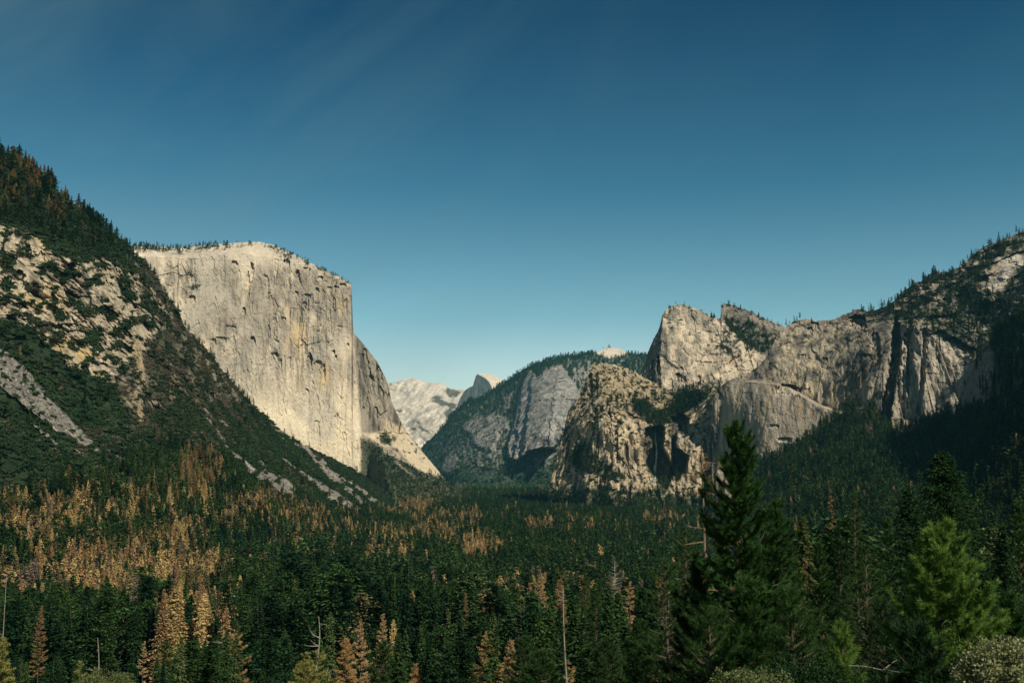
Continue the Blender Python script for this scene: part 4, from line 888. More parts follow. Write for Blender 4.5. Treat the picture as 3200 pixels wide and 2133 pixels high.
# ================================================================ trees one can point at
def tufts(soup, R, pos, dr, n=34, length=.22, width=.02, shoot=.35, spread=(.35, 1.15), mi=0):
    """bunches of needles round the end of a shoot"""
    m = len(pos); dr = unit(dr)
    u = R.random((m, n, 1)); base = pos[:, None] - dr[:, None] * (u * shoot)
    th = spread[0] + (spread[1] - spread[0]) * R.random((m, n, 1))
    rp = unit(np.cross(dr[:, None], R.normal(0, 1, (m, n, 3))))
    d = unit(dr[:, None] * np.cos(th) + rp * np.sin(th)); d[..., 2] -= .12; d = unit(d)
    L = length * (.7 + .6 * R.random((m, n, 1))); sd = unit(np.cross(d, R.normal(0, 1, (m, n, 3)))) * width * .5
    V = np.stack([base - sd, base + sd, base + d * L], 2).reshape(-1, 3)
    tone = np.clip(R.normal(.5, .16, (m, 1)) + R.normal(0, .12, (m, n)), 0, 1)
    soup.add(V, np.arange(len(V)).reshape(-1, 3), tone.ravel(), mi)
def pine(seed, Ht, r0, base, prof, nbr, up=(.1, .7), needles=30, nlen=.22, nwid=.02, shoot=.35, step=.42, start=.42, twig=.8, lean=(0, 0), wob=.1, bark=None, leaf=None, sparse=0.0, bare=0, skew=None, bareL=1.6, spread=(.35, 1.15)):
    """crown of shoots with needle bunches on a real branch skeleton; returns crown mesh and trunk mesh"""
    R = np.random.default_rng(seed); cr, tr = Soup(), Soup()
    zz = np.linspace(-.6, Ht, 16)
    cx = lean[0] * (zz / Ht) ** 2 * Ht + wob * np.sin(zz * .45 + seed); cy = lean[1] * (zz / Ht) ** 2 * Ht + wob * np.cos(zz * .37 + seed)
    tr.tube(np.stack([cx, cy, zz], -1), r0 * (1 - np.clip(zz / Ht, 0, 1)) ** .85 + .025, 9)
    at = lambda z: np.array([np.interp(z, zz, cx), np.interp(z, zz, cy), z])
    TP, TD = [], []
    golden = 2.39996
    for i in range(nbr):
        f = (i + R.random()) / nbr; rel = 1 - f; z = base + (Ht - .15 - base) * f
        if R.random() < sparse: continue
        az = i * golden + R.normal(0, .35); L = prof(f) * (.7 + .5 * R.random())
        if skew is not None: L *= max(.15, 1 + skew[1] * math.cos(az - skew[0]))
        e = up[0] + (up[1] - up[0]) * f + R.normal(0, .12)
        t = np.linspace(0, 1, 7); out = np.array([math.cos(az), math.sin(az), 0]); bend = R.normal(0, .12)
        side = np.array([-out[1], out[0], 0])
        pts = at(z) + out * (L * t * math.cos(e))[:, None] + side * (L * bend * t ** 2)[:, None] + np.array([0, 0, 1.]) * (L * (math.sin(e) * t + .22 * t ** 2.2 - .10 * t))[:, None]
        rb = max(.014, min(r0 * .3, .012 + .022 * L))
        tr.tube(pts, rb * (1 - .8 * t) + .004, 5)
        tt = np.arange(start * L, L, step) / max(L, .01)
        if len(tt) == 0: tt = np.array([.9])
        bp = np.stack([np.interp(tt, t, pts[:, a]) for a in range(3)], -1); bd = unit(np.gradient(pts, axis=0)); bd = np.stack([np.interp(tt, t, bd[:, a]) for a in range(3)], -1)
        TP.append(pts[-1][None]); TD.append((pts[-1] - pts[-2])[None] + np.array([0, 0, .12 * L]))
        for s_ in (-1, 1):
            ln = twig * (1.1 - .6 * tt)[:, None] * (.5 + .8 * R.random((len(tt), 1))) * min(1, L / 1.6)
            d = unit(bd + s_ * side * (.6 + .6 * R.random((len(tt), 1))) + np.array([0, 0, 1.]) * R.normal(.18, .25, (len(tt), 1)))
            end = bp + d * ln
            for a, b in zip(bp, end):
                if R.random() < .6: tr.tube(np.stack([a, (a + b) / 2 + [0, 0, -.02], b]), [.011, .009, .006], 3)
            TP += [end, bp + d * ln * .5]; TD += [d + np.array([0, 0, .25]), d + np.array([0, 0, .15])]
    for b in range(bare):                                        # dead limbs under the crown
        z = base * (.35 + .65 * R.random()) if base > 2 else Ht * R.random() * .8; az = R.random() * 6.28; L = bareL * (.4 + .8 * R.random()); t = np.linspace(0, 1, 6)
        out = np.array([math.cos(az), math.sin(az), 0]); dz = R.normal(-.05, .3)
        tr.tube(at(z) + out * (L * t)[:, None] + np.array([0, 0, 1.]) * (L * (dz * t + .3 * R.normal(0, 1) * t ** 2))[:, None] + np.array([-out[1], out[0], 0]) * (L * .25 * R.normal() * t ** 2)[:, None], (.028 + .012 * L) * (1 - .85 * t) + .004, 5)
    TP, TD = np.concatenate(TP), np.concatenate(TD)
    tufts(cr, R, TP, TD, needles, nlen, nwid, shoot, spread)
    return cr.mesh('crown', [leaf]), tr.mesh('trunk', [bark or BARK_O])
def snag_mesh(seed, Ht, r0, lean=(0, 0), limbs=(), nlimb=8, L=1.8, bark=None, bend=.15, droop=0.0, zlo=.35, broken=.25):
    R = np.random.default_rng(seed); s = Soup(); zz = np.linspace(-.6, Ht, 18); u = np.clip(zz / Ht, 0, 1)
    cx = lean[0] * u * Ht + bend * np.sin(u * 7 + seed) * u; cy = lean[1] * u * Ht + bend * np.cos(u * 6 + seed) * u
    s.tube(np.stack([cx, cy, zz], -1), r0 * (1 - u * (1 - broken)) * (1 + .08 * np.sin(u * 50)), 9)
    at = lambda z: np.array([np.interp(z, zz, cx), np.interp(z, zz, cy), z])
    lst = list(limbs) + [(zlo + (1 - zlo) * R.random(), R.random() * 6.28, L * (.35 + .9 * R.random()), R.normal(0, .25), R.normal(.1 - droop, .35)) for _ in range(nlimb)]
    for f, az, ln, e, curl in lst:
        t = np.linspace(0, 1, 9); o = np.array([math.cos(az), math.sin(az), 0]); w = R.normal(0, .2)
        pts = at(f * Ht) + o * (ln * (t - .25 * abs(curl) * t ** 2))[:, None] + np.array([0, 0, 1.]) * (ln * (e * t + curl * t ** 2))[:, None] + np.array([-o[1], o[0], 0]) * (ln * w * np.sin(t * 2.5))[:, None]
        rb = min(r0 * .4, .03 + .022 * ln)
        s.tube(pts, rb * (1 - .82 * t) + .006, 5)
        if ln > 1.0:
            for q in (.45, .65, .85):
                if R.random() < .7:
                    p0 = np.array([np.interp(q, t, pts[:, a]) for a in range(3)]); dd = unit(pts[-1] - pts[0] + R.normal(0, .8, 3) * ln)
                    l2 = ln * .3 * (.4 + R.random()); s.tube(np.stack([p0, p0 + dd * l2 * .5, p0 + dd * l2 + [0, 0, .1 * l2]]), [rb * .4 + .004, rb * .3 + .003, .004], 4)
    return s.mesh('trunk', [bark or BARK_W])
BARK_S = bark_material('snag_bark', (.12, .08, .052), (.24, .165, .11)); BARK_GREY = bark_material('grey_snag_bark', (.17, .145, .115), (.32, .28, .23))
LF = {}
def leaf(key, rgb, **k):
    if key not in LF: LF[key] = leaf_material(key, rgb, **k)
    return LF[key]
def stand(name, label, cat, tip, d, group=None):
    """an Empty where the tree stands: under its tip in the photograph, on the slope below"""
    t = P(tip[0], tip[1], d); z = float(zground(np.array([t[0]]), np.array([t[1]]))[0])
    o = bpy.data.objects.new(name, None); COL.objects.link(o); o.location = (t[0], t[1], z); o.empty_display_size = .5
    o['label'] = label; o['category'] = cat
    if group: o['group'] = group
    return o, float(t[2] - z)
def tree(name, label, cat, tip, d, build, group=None):
    o, Ht = stand(name, label, cat, tip, d, group); cr, tr = build(Ht)
    if tr is not None: link('trunk', tr, o)
    if cr is not None: link('crown', cr, o)
    return o
G_PINE = leaf('dark_pine_needles', (.026, .068, .013), var=.6, trans=.12, rough=.55); G_YOUNG = leaf('bright_pine_needles', (.125, .215, .038), var=.55, trans=.3, rough=.5)
G_FIR = leaf('fir_needles', (.017, .045, .013), var=.6, trans=.12); G_MID = leaf('mid_pine_needles', (.034, .074, .02), var=.6, trans=.2); G_YEL = leaf('pale_fir_needles', (.075, .10, .03), var=.5, trans=.2)
N_ORANGE = leaf('orange_dead_needles', (.42, .26, .11), var=.4, trans=.15); N_RUST = leaf('rust_dead_needles', (.31, .18, .08), var=.4, trans=.15); N_TAN = leaf('tan_dead_needles', (.46, .31, .15), var=.4, trans=.15); N_GREY = leaf('grey_needles', (.13, .14, .10), var=.4)
N_YELLOW = leaf('yellowing_needles', (.26, .25, .07), var=.5, trans=.25); L_OAK = leaf('oak_leaves', (.20, .21, .095), var=.6, trans=.2, rough=.5); L_SHRUB = leaf('shrub_leaves', (.10, .125, .045), var=.6, trans=.2)
def fir(seed, width, leafmat, base=.08, taper=.8, n=(70, 15, 12), card=.34, r0=.3, droop=.3, ragged=.3, gaps=.08):
    def b(Ht):
        R = np.random.default_rng(seed); cr, tr = Soup(), Soup()
        crown_cards(cr, R, n[0], n[1], n[2], width / Ht, base, taper, droop, card, ragged, gaps)
        cr.v = [v * Ht for v in cr.v]
        zz = np.linspace(-.6, Ht * .985, 8); tr.tube(np.stack([zz * 0, zz * 0, zz], -1), r0 * (1 - np.clip(zz / Ht, 0, 1)) + .02, 8)
        return cr.mesh('crown', [leafmat]), tr.mesh('trunk', [BARK_G])
    return b
prof_tall = lambda f: 4.3 * (1 - f) ** .75 * (.55 + .45 * min(1, f / .25)) + .35

# the big ones close to the lookout
tree('pine_tree', 'tall dark pine with long needle tufts, its pointed top crossing the grey cliffs', 'tree', (2296, 1312), 60,
     lambda H: pine(11, H, .22, H * .12, lambda f: (4.9 * (1 - f) ** .62 + .1) * (.55 + .55 * math.sin(f * 47) ** 2), 150, (-.1, .95), 130, .27, .026, .95, .7, .3, 1.05, bark=BARK_G, leaf=G_PINE, bare=6, wob=.12, spread=(.3, .75), sparse=.06))
tree('pine_tree', 'smaller bushy pine filling the gap beside the tall dark pine trunk', 'tree', (2420, 1560), 72,
     lambda H: pine(12, H, .2, H * .1, lambda f: (4.2 * (1 - f) ** .7 + .3) * (.6 + .5 * math.sin(f * 31) ** 2), 150, (0, .9), 90, .28, .026, .8, .8, .22, 1.1, bark=BARK_G, leaf=G_PINE, spread=(.3, .95)))
tree('pine_tree', 'bright yellow green young pine lit by the sun in front of the dark fir', 'tree', (2916, 1648), 36,
     lambda H: pine(13, H, .12, H * .06, lambda f: (3.6 * (1 - f) ** .62 + .12) * (.6 + .55 * math.sin(f * 23 + 1) ** 2), 190, (-.2, .75), 150, .19, .02, .6, .42, .35, .8, bark=BARK_G, leaf=G_YOUNG, bare=5, bareL=1.0, spread=(.3, 1.1), sparse=.12, skew=(.2, .3)))
tree('pine_tree', 'small bright green pine top poking up between two dark trees', 'tree', (2636, 1930), 34,
     lambda H: pine(14, H, .08, H * .1, lambda f: (1.5 * (1 - f) ** .6 + .12), 50, (.2, 1.0), 80, .19, .013, .5, .42, .4, .6, bark=BARK_G, leaf=G_YOUNG, bare=3, bareL=1.0, spread=(.3, 1.0)))
tree('fir_tree', 'large dark green fir with a broad pointed crown behind the bright young pine', 'tree', (2944, 1408), 80, fir(21, 6.0, G_FIR, .04, .62, (120, 26, 24), .13, .4, .25, .4))
tree('fir_tree', 'dark fir with a blunt top leaning against the broad pointed fir', 'tree', (2838, 1528), 92, fir(22, 4.2, G_FIR, .04, .7, (110, 22, 22), .14, .35, .25, .4))
tree('fir_tree', 'pale green fir with flat drooping sprays between the tall pine and the dead orange fir', 'tree', (2508, 1612), 150, fir(23, 4.8, G_YEL, .05, .8, (80, 18, 18), .2, .3, .45, .3))
tree('fir_tree', 'loose green fir with a crooked tip beside the dead orange fir', 'tree', (2666, 1532), 120, lambda H: pine(24, H, .26, H * .1, lambda f: 3.4 * (1 - f) ** .8 + .3, 150, (-.2, .6), 26, .26, .03, .4, .55, .35, .9, bark=BARK_G, leaf=G_MID))
tree('fir_tree', 'rounded dark green tree filling the hollow under the loose green fir', 'tree', (2700, 1700), 75, lambda H: pine(25, H, .2, H * .05, lambda f: 3.2 * (1 - f) ** .6 + .3, 130, (0, .8), 30, .24, .022, .36, .5, .4, .9, bark=BARK_G, leaf=G_PINE))
tree('fir_tree', 'dark fir standing at the edge of the shaded wooded slope beyond the young pine', 'tree', (3130, 1640), 110, fir(26, 3.8, G_FIR, .04, .7, (100, 20, 18), .16, .3, .25, .4))
tree('fir_tree', 'dark ragged fir rising through the shade over the pale oak bush', 'tree', (3075, 1790), 60, fir(27, 3.0, G_FIR, .04, .7, (100, 20, 20), .15, .3, .25, .4))
tree('pine_tree', 'feathery green pine at the foot of the bare broken trunk', 'tree', (2140, 1640), 105, lambda H: pine(28, H, .25, H * .1, lambda f: 3.6 * (1 - f) ** .65 + .4, 130, (0, .6), 26, .28, .032, .4, .6, .4, 1.1, bark=BARK_G, leaf=G_MID))
tree('pine_tree', 'low wide green pine spreading under the bare broken trunk', 'tree', (2080, 1760), 85, lambda H: pine(29, H, .22, H * .1, lambda f: 3.5 * (1 - f) ** .6 + .4, 120, (0, .6), 28, .26, .026, .4, .55, .4, 1.0, bark=BARK_G, leaf=G_PINE))
tree('pine_tree', 'short pine with fine needles at the base of the tall dark pine', 'tree', (2210, 1900), 48, lambda H: pine(30, H, .18, H * .05, lambda f: 2.6 * (1 - f) ** .6 + .3, 90, (0, .8), 32, .24, .018, .38, .45, .4, .9, bark=BARK_G, leaf=G_PINE))
tree('pine_tree', 'dark pine crown in the lower corner between the small bright pine and the tall pine', 'tree', (2470, 1840), 44, lambda H: pine(31, H, .18, H * .05, lambda f: 2.7 * (1 - f) ** .6 + .3, 100, (0, .8), 32, .24, .018, .38, .45, .4, .9, bark=BARK_G, leaf=G_PINE))
tree('pine_tree', 'dark green pine low in the shade between the small bright pine and the young pine', 'tree', (2760, 1880), 46, lambda H: pine(32, H, .18, H * .05, lambda f: 2.7 * (1 - f) ** .6 + .3, 100, (0, .8), 32, .24, .018, .38, .45, .4, .9, bark=BARK_G, leaf=G_FIR))
for tip, d, sd, w, lab in [((2390, 1665), 84, 101, 3.4, 'dense dark pine overlapping the lower flank of the tall dark pine'), ((2560, 1690), 96, 102, 3.6, 'dense dark pine below the pale green fir with drooping sprays'), ((2618, 1640), 128, 103, 3.8, 'dark pine standing close behind the little rust orange dead fir'),
                          ((2772, 1612), 104, 104, 3.6, 'dark pine filling the gap before the blunt topped fir'), ((3040, 1590), 92, 105, 3.8, 'dark pine on the shaded flank of the broad pointed fir'), ((3178, 1560), 118, 106, 4.2, 'dark pine reaching the edge of the shaded wooded slope'),
                          ((2175, 1760), 62, 107, 3.0, 'dark pine in front of the low wide green pine'), ((2330, 1800), 52, 108, 3.0, 'bushy dark pine crowding the trunk of the tall dark pine'), ((2880, 1950), 30, 109, 1.9, 'low dark pine in the shade under the bright young pine'), ((3150, 1850), 50, 110, 2.6, 'dark pine directly behind the pale oak bush')]:
    tree('pine_tree', lab, 'tree', tip, d, lambda H, sd=sd, w=w: pine(sd, H, .18, H * .08, lambda f: (w * (1 - f) ** .65 + .25) * (.7 + .4 * math.sin(f * 37 + sd) ** 2), 130, (-.1, .8), 70, .27, .028, .7, .75, .25, 1.0, bark=BARK_G, leaf=G_FIR if sd % 2 else G_PINE, spread=(.3, .9)))
# dead and broken ones
tree('dead_tree', 'bare broken pine trunk with short stubs and a wisp of brown needles on top', 'dead tree', (2194, 1416), 95,
     lambda H: (pine(41, H, .2, H * .86, lambda f: 1.5 * (1 - f) ** .3, 26, (.0, .3), 14, .18, .02, .3, .4, .3, .6, leaf=leaf('sparse_brown_needles', (.22, .13, .06)), sparse=.25)[0],
                snag_mesh(41, H, .27, (0, 0), [(.74, 3.2, 2.2, -.05, -.1), (.70, 3.1, 1.6, .05, .0), (.78, 2.9, 1.6, 0, .1), (.66, .1, 1.0, .1, -.2), (.60, .0, 1.9, .2, -.35), (.645, .2, .9, .1, -.1), (.93, 3.0, 1.8, .1, 0), (.97, .3, 1.6, .2, -.2), (.95, 1.2, 1.6, .1, .1)], 8, 1.4, BARK_S, .08, zlo=.55)))
tree('dead_fir', 'thin dead fir with short orange branches in front of the shaded slope', 'dead tree', (2596, 1522), 165, lambda H: pine(42, H, .16, H * .35, lambda f: 1.9 * (1 - f) ** .8 + .2, 110, (-.2, .2), 16, .26, .04, .36, .5, .45, .5, bark=BARK_G, leaf=N_RUST, sparse=.2))
tree('dead_fir', 'little rust orange dead fir among the green pines', 'dead tree', (2518, 1742), 100, lambda H: pine(43, H, .1, H * .45, lambda f: 1.7 * (1 - f) ** .7 + .15, 60, (-.1, .3), 18, .22, .03, .32, .42, .4, .5, bark=BARK_G, leaf=N_RUST, sparse=.25))
tree('dead_tree', 'tall leaning bare snag with a few orange tufts low on its trunk', 'dead tree', (1784, 1832), 112,
     lambda H: (pine(44, H * .62, .1, H * .36, lambda f: 1.0 * (1 - f) ** .4 + .2, 26, (-.2, .2), 30, .2, .03, .3, .4, .5, .4, leaf=N_ORANGE, sparse=.2)[0], snag_mesh(44, H, .16, (-.045, 0), [(.42, .05, 1.3, .05, -.1), (.3, .0, 1.1, -.3, -.1), (.33, 3.3, 1.0, -.2, .1)], 10, .7, BARK_GREY, .12)))
tree('dead_tree', 'straight grey snag with stubby limbs among green pines', 'dead tree', (2088, 1850), 150, lambda H: (None, snag_mesh(45, H, .17, (0, 0), [(.9, .1, 1.2, .1, .0), (.86, 3.1, 1.3, -.1, .1), (.8, 3.0, 1.5, .25, .1)], 10, 1.2, BARK_GREY, .06, zlo=.6)))
tree('dead_tree', 'crooked pale snag with long twisted limbs over yellowing branches', 'dead tree', (983, 1925), 165,
     lambda H: (pine(46, H * .78, .1, H * .3, lambda f: 4.2 * (1 - f) ** .5 + .4, 80, (-.2, .1), 22, .30, .05, .45, .6, .3, .9, leaf=N_YELLOW, sparse=.35)[0],
                snag_mesh(46, H, .24, (.02, 0), [(.80, 3.0, 2.5, -.1, .15), (.62, 3.3, 3.0, -.3, .5), (.58, .1, 2.9, .2, .3), (.50, 3.1, 3.6, -.35, .7), (.48, -.1, 3.4, .1, .8), (.40, 3.3, 4.2, -.5, .7), (.86, 2.6, 1.4, .1, .2), (.70, 2.4, 1.8, -.1, -.2)], 8, 2.0, BARK_GREY, .5, zlo=.45)))
tree('dead_tree', 'small bare snag with a single long limb among green firs', 'dead tree', (316, 1990), 330, lambda H: (None, snag_mesh(47, H, .34, (-.03, 0), [(.62, 3.1, 5.0, .05, .12), (.52, -.3, 1.8, .5, -.3)], 3, 1.2, BARK_GREY, .3, zlo=.5)))
tree('dead_tree', 'tall thin bare snag at the edge of the brown stand', 'dead tree', (14, 1790), 330, lambda H: (None, snag_mesh(48, H, .22, (.02, 0), [], 8, 1.8, BARK_GREY, .15)))
tree('dead_tree', 'half dead pine with arching bare limbs and hanging orange needles', 'dead tree', (712, 1985), 210,
     lambda H: (pine(49, H, .1, H * .25, lambda f: 4.2 * (1 - f) ** .45 + .4, 110, (-.3, .3), 26, .34, .06, .5, .62, .4, .8, leaf=N_ORANGE, sparse=.1, skew=(0.0, .7))[0],
                snag_mesh(49, H, .26, (0, 0), [(.7, 3.1, 3.6, .25, -.75), (.62, 3.2, 4.2, .3, -.8), (.55, 3.0, 4.0, .25, -.7), (.8, .2, 2.4, .3, -.6), (.48, 3.3, 4.6, .1, -.4), (.42, 2.9, 4.4, .0, -.3), (.5, .1, 3.4, .2, -.9)], 10, 3.0, BARK_GREY, .2, droop=.3)))
for tip, d, sd, lf, lab, w, nb, sp in [
        ((1691, 1788), 300, 51, N_TAN, 'pointed tan dead fir with neat tiers, tallest of the dead trees near the leaning snag', 3.9, 190, .05),
        ((1752, 1806), 290, 52, N_RUST, 'rust brown dead fir close beside the leaning bare snag', 3.4, 150, .2),
        ((1968, 1815), 270, 53, N_TAN, 'rounded dead pine with pale orange needle balls in front of the green valley', 4.2, 90, .25),
        ((1933, 1832), 300, 54, N_RUST, 'ragged reddish dead pine touching the rounded pale orange one', 3.6, 90, .3),
        ((2055, 1800), 260, 55, N_ORANGE, 'thin orange topped pine left of the straight grey snag', 2.6, 60, .35),
        ((2150, 1800), 180, 56, N_RUST, 'small brown pine top against the tall dark pine', 2.2, 50, .3),
        ((1128, 1938), 215, 57, N_TAN, 'two tone pine with tan upper branches over green lower ones', 3.0, 90, .25),
        ((1196, 1916), 250, 58, N_TAN, 'slim tan topped pine with tufted tiers next to the two tone pine', 2.6, 90, .15),
        ((1084, 1992), 190, 59, N_ORANGE, 'orange brown dead pine with a dark bare lower trunk', 3.4, 110, .2),
        ((1302, 2072), 200, 60, N_ORANGE, 'short orange dead fir just showing over the bottom green trees', 2.6, 90, .05),
        ((1524, 1972), 195, 61, N_ORANGE, 'broad drooping dead pine hung with orange brown needles', 4.6, 170, .1),
        ((1596, 1995), 185, 62, N_TAN, 'narrow pale brown dead pine beside the broad drooping one', 2.6, 100, .15),
        ((1456, 1848), 360, 63, N_RUST, 'thin dark brown dead fir with a spiky grey top', 2.0, 90, .2),
        ((250, 2062), 210, 64, N_YELLOW, 'small yellow needled pine with bare stem at the bottom', 2.6, 60, .3),
        ((10, 1990), 150, 65, N_YELLOW, 'large yellow green pine cut by the picture edge', 3.8, 120, .2),
        ((450, 2000), 300, 66, N_TAN, 'slender tan dead pine top over dark green firs', 2.4, 60, .3),
        ((130, 1890), 420, 67, N_RUST, 'brown dead fir with a dark hollow beside it', 3.8, 120, .2)]:
    tree('dead_pine', lab, 'dead tree', tip, d, lambda H, sd=sd, lf=lf, w=w, nb=nb, sp=sp: pine(sd, H, .2, H * .3, lambda f: w * (1 - f) ** .8 + .3, nb, (-.15, .35), 22, .34, .07, .5, .6, .35, .8, bark=BARK_G, leaf=lf, sparse=sp, bare=6), None)
tree('grey_pine', 'ghostly grey pine with thin branches over the green valley', 'tree', (1920, 1738), 330, lambda H: pine(71, H, .2, H * .4, lambda f: 5.0 * (1 - f) ** .6 + .4, 110, (-.1, .4), 16, .36, .06, .5, .8, .35, .9, bark=BARK_W, leaf=N_GREY, sparse=.15))
for tip, d, sd, lab, lf in [((1862, 1822), 210, 72, 'dark green pine with flat tiers between the leaning snag and the pale orange pine', G_PINE), ((1830, 1790), 290, 73, 'olive pine with a rounded top behind the leaning snag', G_YEL), ((1640, 1985), 150, 74, 'green bushy pine at the bottom beside the leaning snag', G_MID),
                            ((1200, 2000), 175, 75, 'full green pine under the slim tan topped pine', G_MID), ((1900, 1990), 120, 76, 'green pine crown with upright shoots low between snag and tall pine', G_MID), ((1690, 2030), 120, 77, 'broad bright green pine crown at the bottom around the leaning snag', G_MID),
                            ((2000, 1930), 140, 78, 'dark pine with orange specks near the straight grey snag', G_PINE), ((2030, 2010), 90, 79, 'low dark pine at the bottom in front of the straight grey snag', G_PINE), ((960, 2062), 150, 80, 'yellow green fir around the foot of the crooked pale snag', N_YELLOW)]:
    tree('pine_tree', lab, 'tree', tip, d, lambda H, sd=sd, lf=lf: pine(sd, H, .2, H * .15, lambda f: 4.3 * (1 - f) ** .65 + .3, 170, (-.05, .55), 24, .32, .045, .46, .6, .35, 1.0, bark=BARK_G, leaf=lf, sparse=.05))
# bushes at the very front
def bush(seed, rx, rz, n, lf, size):
    def b(H):
        R = np.random.default_rng(seed); s, t = Soup(), Soup()
        for i in range(26):
            a = R.random() * 6.28; e = .3 + R.random() * 1.1; L = H * (.55 + .3 * R.random()); tt = np.linspace(0, 1, 6)
            t.tube(np.stack([np.cos(a) * np.cos(e) * rx * tt * 1.1, np.sin(a) * np.cos(e) * rx * tt * 1.1, L * tt ** .8], -1), min(.05, .02 * rx) * (1 - .8 * tt) + .004, 5)
        nl = 34; u = unit(R.normal(0, 1, (nl, 3))); u[:, 2] = np.abs(u[:, 2]); ctr = u * np.array([rx, rx, rz]) * (.55 + .4 * R.random((nl, 1))) + np.array([0, 0, H - rz]); rad = rx * (.2 + .16 * R.random(nl))
        k = R.integers(0, nl, n); v = unit(R.normal(0, 1, (n, 3))); c = ctr[k] + v * (rad[k] * R.random(n) ** .4)[:, None]
        d = unit(v + R.normal(0, .9, (n, 3))); sd = unit(np.cross(d, R.normal(0, 1, (n, 3)))); L = size * (.6 + .7 * R.random(n))
        diamonds(s, c, d, sd, L, L * .62, np.clip(R.normal(.5, .25, n), 0, 1))
        return s.mesh('foliage', [lf]), t.mesh('stem', [BARK_G])
    return b
for nm, lab, tip, d, b in [('oak_bush', 'pale sunlit oak bush with small yellow green leaves in the bottom corner', (3150, 2018), 22, bush(81, 1.25, .9, 15000, L_OAK, .075)),
                           ('shrub', 'leafy pale green shrub at the bottom edge under the tall pine', (2345, 2088), 30, bush(82, 1.2, .8, 9000, L_SHRUB, .075)),
                           ('shrub', 'dark glossy shrub in deep shade below the small bright pine', (2560, 2050), 34, bush(83, 1.8, 1.2, 9000, G_FIR, .08)),
                           ('shrub', 'yellow green leafy shrub among dark firs at the bottom edge', (330, 2096), 120, bush(84, 3.2, 2.2, 9000, L_SHRUB, .2))]:
    o, Hh = stand(nm, lab, 'bush', tip, d); a, t = b(Hh); link('stem', t, o); link('foliage', a, o)
# bare fallen limb in the shade at the bottom
fl = Soup(); pa = P(np.array([2650, 2700, 2760, 2830, 2910]), np.array([2078, 2080, 2092, 2102, 2106]), np.array([33, 33, 33, 32.5, 32.]))
fl.tube(pa, [.008, .012, .02, .03, .033], 6); fl.tube(np.stack([pa[2], pa[2] + [.3, .1, .18], pa[2] + [.55, .2, .3]]), [.02, .014, .006], 5); fl.tube(np.stack([pa[3], pa[3] + [-.1, .1, .3], pa[3] + [.1, .2, .62]]), [.02, .015, .006], 5)
link('dead_branch', fl.mesh('dead_branch', [BARK_GREY]), label='bare greyish dead branch lying across the shade under the young pine', cat='branch')

# two bare snags on the skyline, a pale boulder in a clearing, the waterfall
for px_, py_, sd in ((2714, 948, 91), (2746, 938, 92)):
    i = int(round((px_ - s_right.xs[0]) / (s_right.xs[1] - s_right.xs[0]))); b = s_right.V[2, i]; hh = (s_right.yt[i] - py_) * b[1] / FOC + 4
    o = bpy.data.objects.new('dead_tree', None); COL.objects.link(o); o.location = b
    o['label'] = 'thin bare snag against the sky on the ' + ('left' if sd == 91 else 'right') + ' of two skyline snags'; o['category'] = 'dead tree'
    link('trunk', snag_mesh(sd, hh, .8, nlimb=5, L=2.5, bark=BARK_G), o)
def boulder():
    t = P(1040, 1862, 1000.0); z = float(zground(t[0:1], t[1:2])[0]); R = np.random.default_rng(5); s = Soup()
    for k in range(5):
        u = np.linspace(0, np.pi, 11); w = np.linspace(0, 2 * np.pi, 18, endpoint=False); U, Wv = np.meshgrid(u, w, indexing='ij')
        n = np.stack([np.sin(U) * np.cos(Wv), np.sin(U) * np.sin(Wv), np.cos(U)], -1); r = 1 + .35 * fbm(n * 1.4 + k * 5, 3, 95) + .25 * cells(n * 1.6 + k * 3, 96)
        sc = np.array([4.5, 4, 6.]) * (1.1 - .15 * k); V = n * r[..., None] * sc + np.array([R.normal(0, 4), R.normal(0, 3), 4 + R.random() * 10])
        i = np.arange(11 * 18).reshape(11, 18); j = np.roll(i, -1, 1); s.add(V, np.stack([i[:-1], i[1:], j[1:], j[:-1]], -1).reshape(-1, 4))
    m = s.mesh('boulder', [M_ROCK]); add_attr(m, 'albedo', 'FLOAT_COLOR', 'POINT', np.tile(np.array([.55, .49, .38]), (len(m.vertices), 1)))
    link('boulder', m, label='pale broken boulder showing in a gap of the green valley forest', cat='boulder', loc=(t[0], t[1], z + 4))
boulder()
def waterfall():
    ys = np.linspace(1336, 1500, 24); xs = 2050 + 3 * np.sin(ys / 22) - (ys - 1336) * .01; d = s_buttress.depth_at(xs, ys) - 14
    d = np.minimum.accumulate(d); c = P(xs, ys, d); s = Soup(); w = np.linspace(1.6, 4.2, 24) * (1 + .3 * np.sin(ys / 7)); s.tube(c, w, 8)
    m = bpy.data.materials.new('falling_water'); nt = NT(m); tc = nt.n('ShaderNodeTexCoord'); mp = nt.n('ShaderNodeMapping', {'Vector': tc.outputs['Object'], 'Scale': (.5, .5, .02)})
    n1 = nt.n('ShaderNodeTexNoise', {'Vector': mp.outputs[0], 'Scale': 1.0, 'Detail': 4.0}); b = nt.n('ShaderNodeBsdfPrincipled', {'Base Color': (.62, .66, .68, 1), 'Roughness': .5})
    t = nt.n('ShaderNodeBsdfTransparent'); r = nt.n('ShaderNodeMapRange', {'Value': n1.outputs[0], 'From Min': .35, 'From Max': .6}); mx = nt.n('ShaderNodeMixShader', {0: r.outputs[0], 1: t.outputs[0], 2: b.outputs[0]})
    nt.n('ShaderNodeOutputMaterial', {'Surface': mx.outputs[0]})
    link('waterfall', s.mesh('waterfall', [m]), label='thin white waterfall in the dark recess of the brown buttress', cat='waterfall', kind='structure')
waterfall()
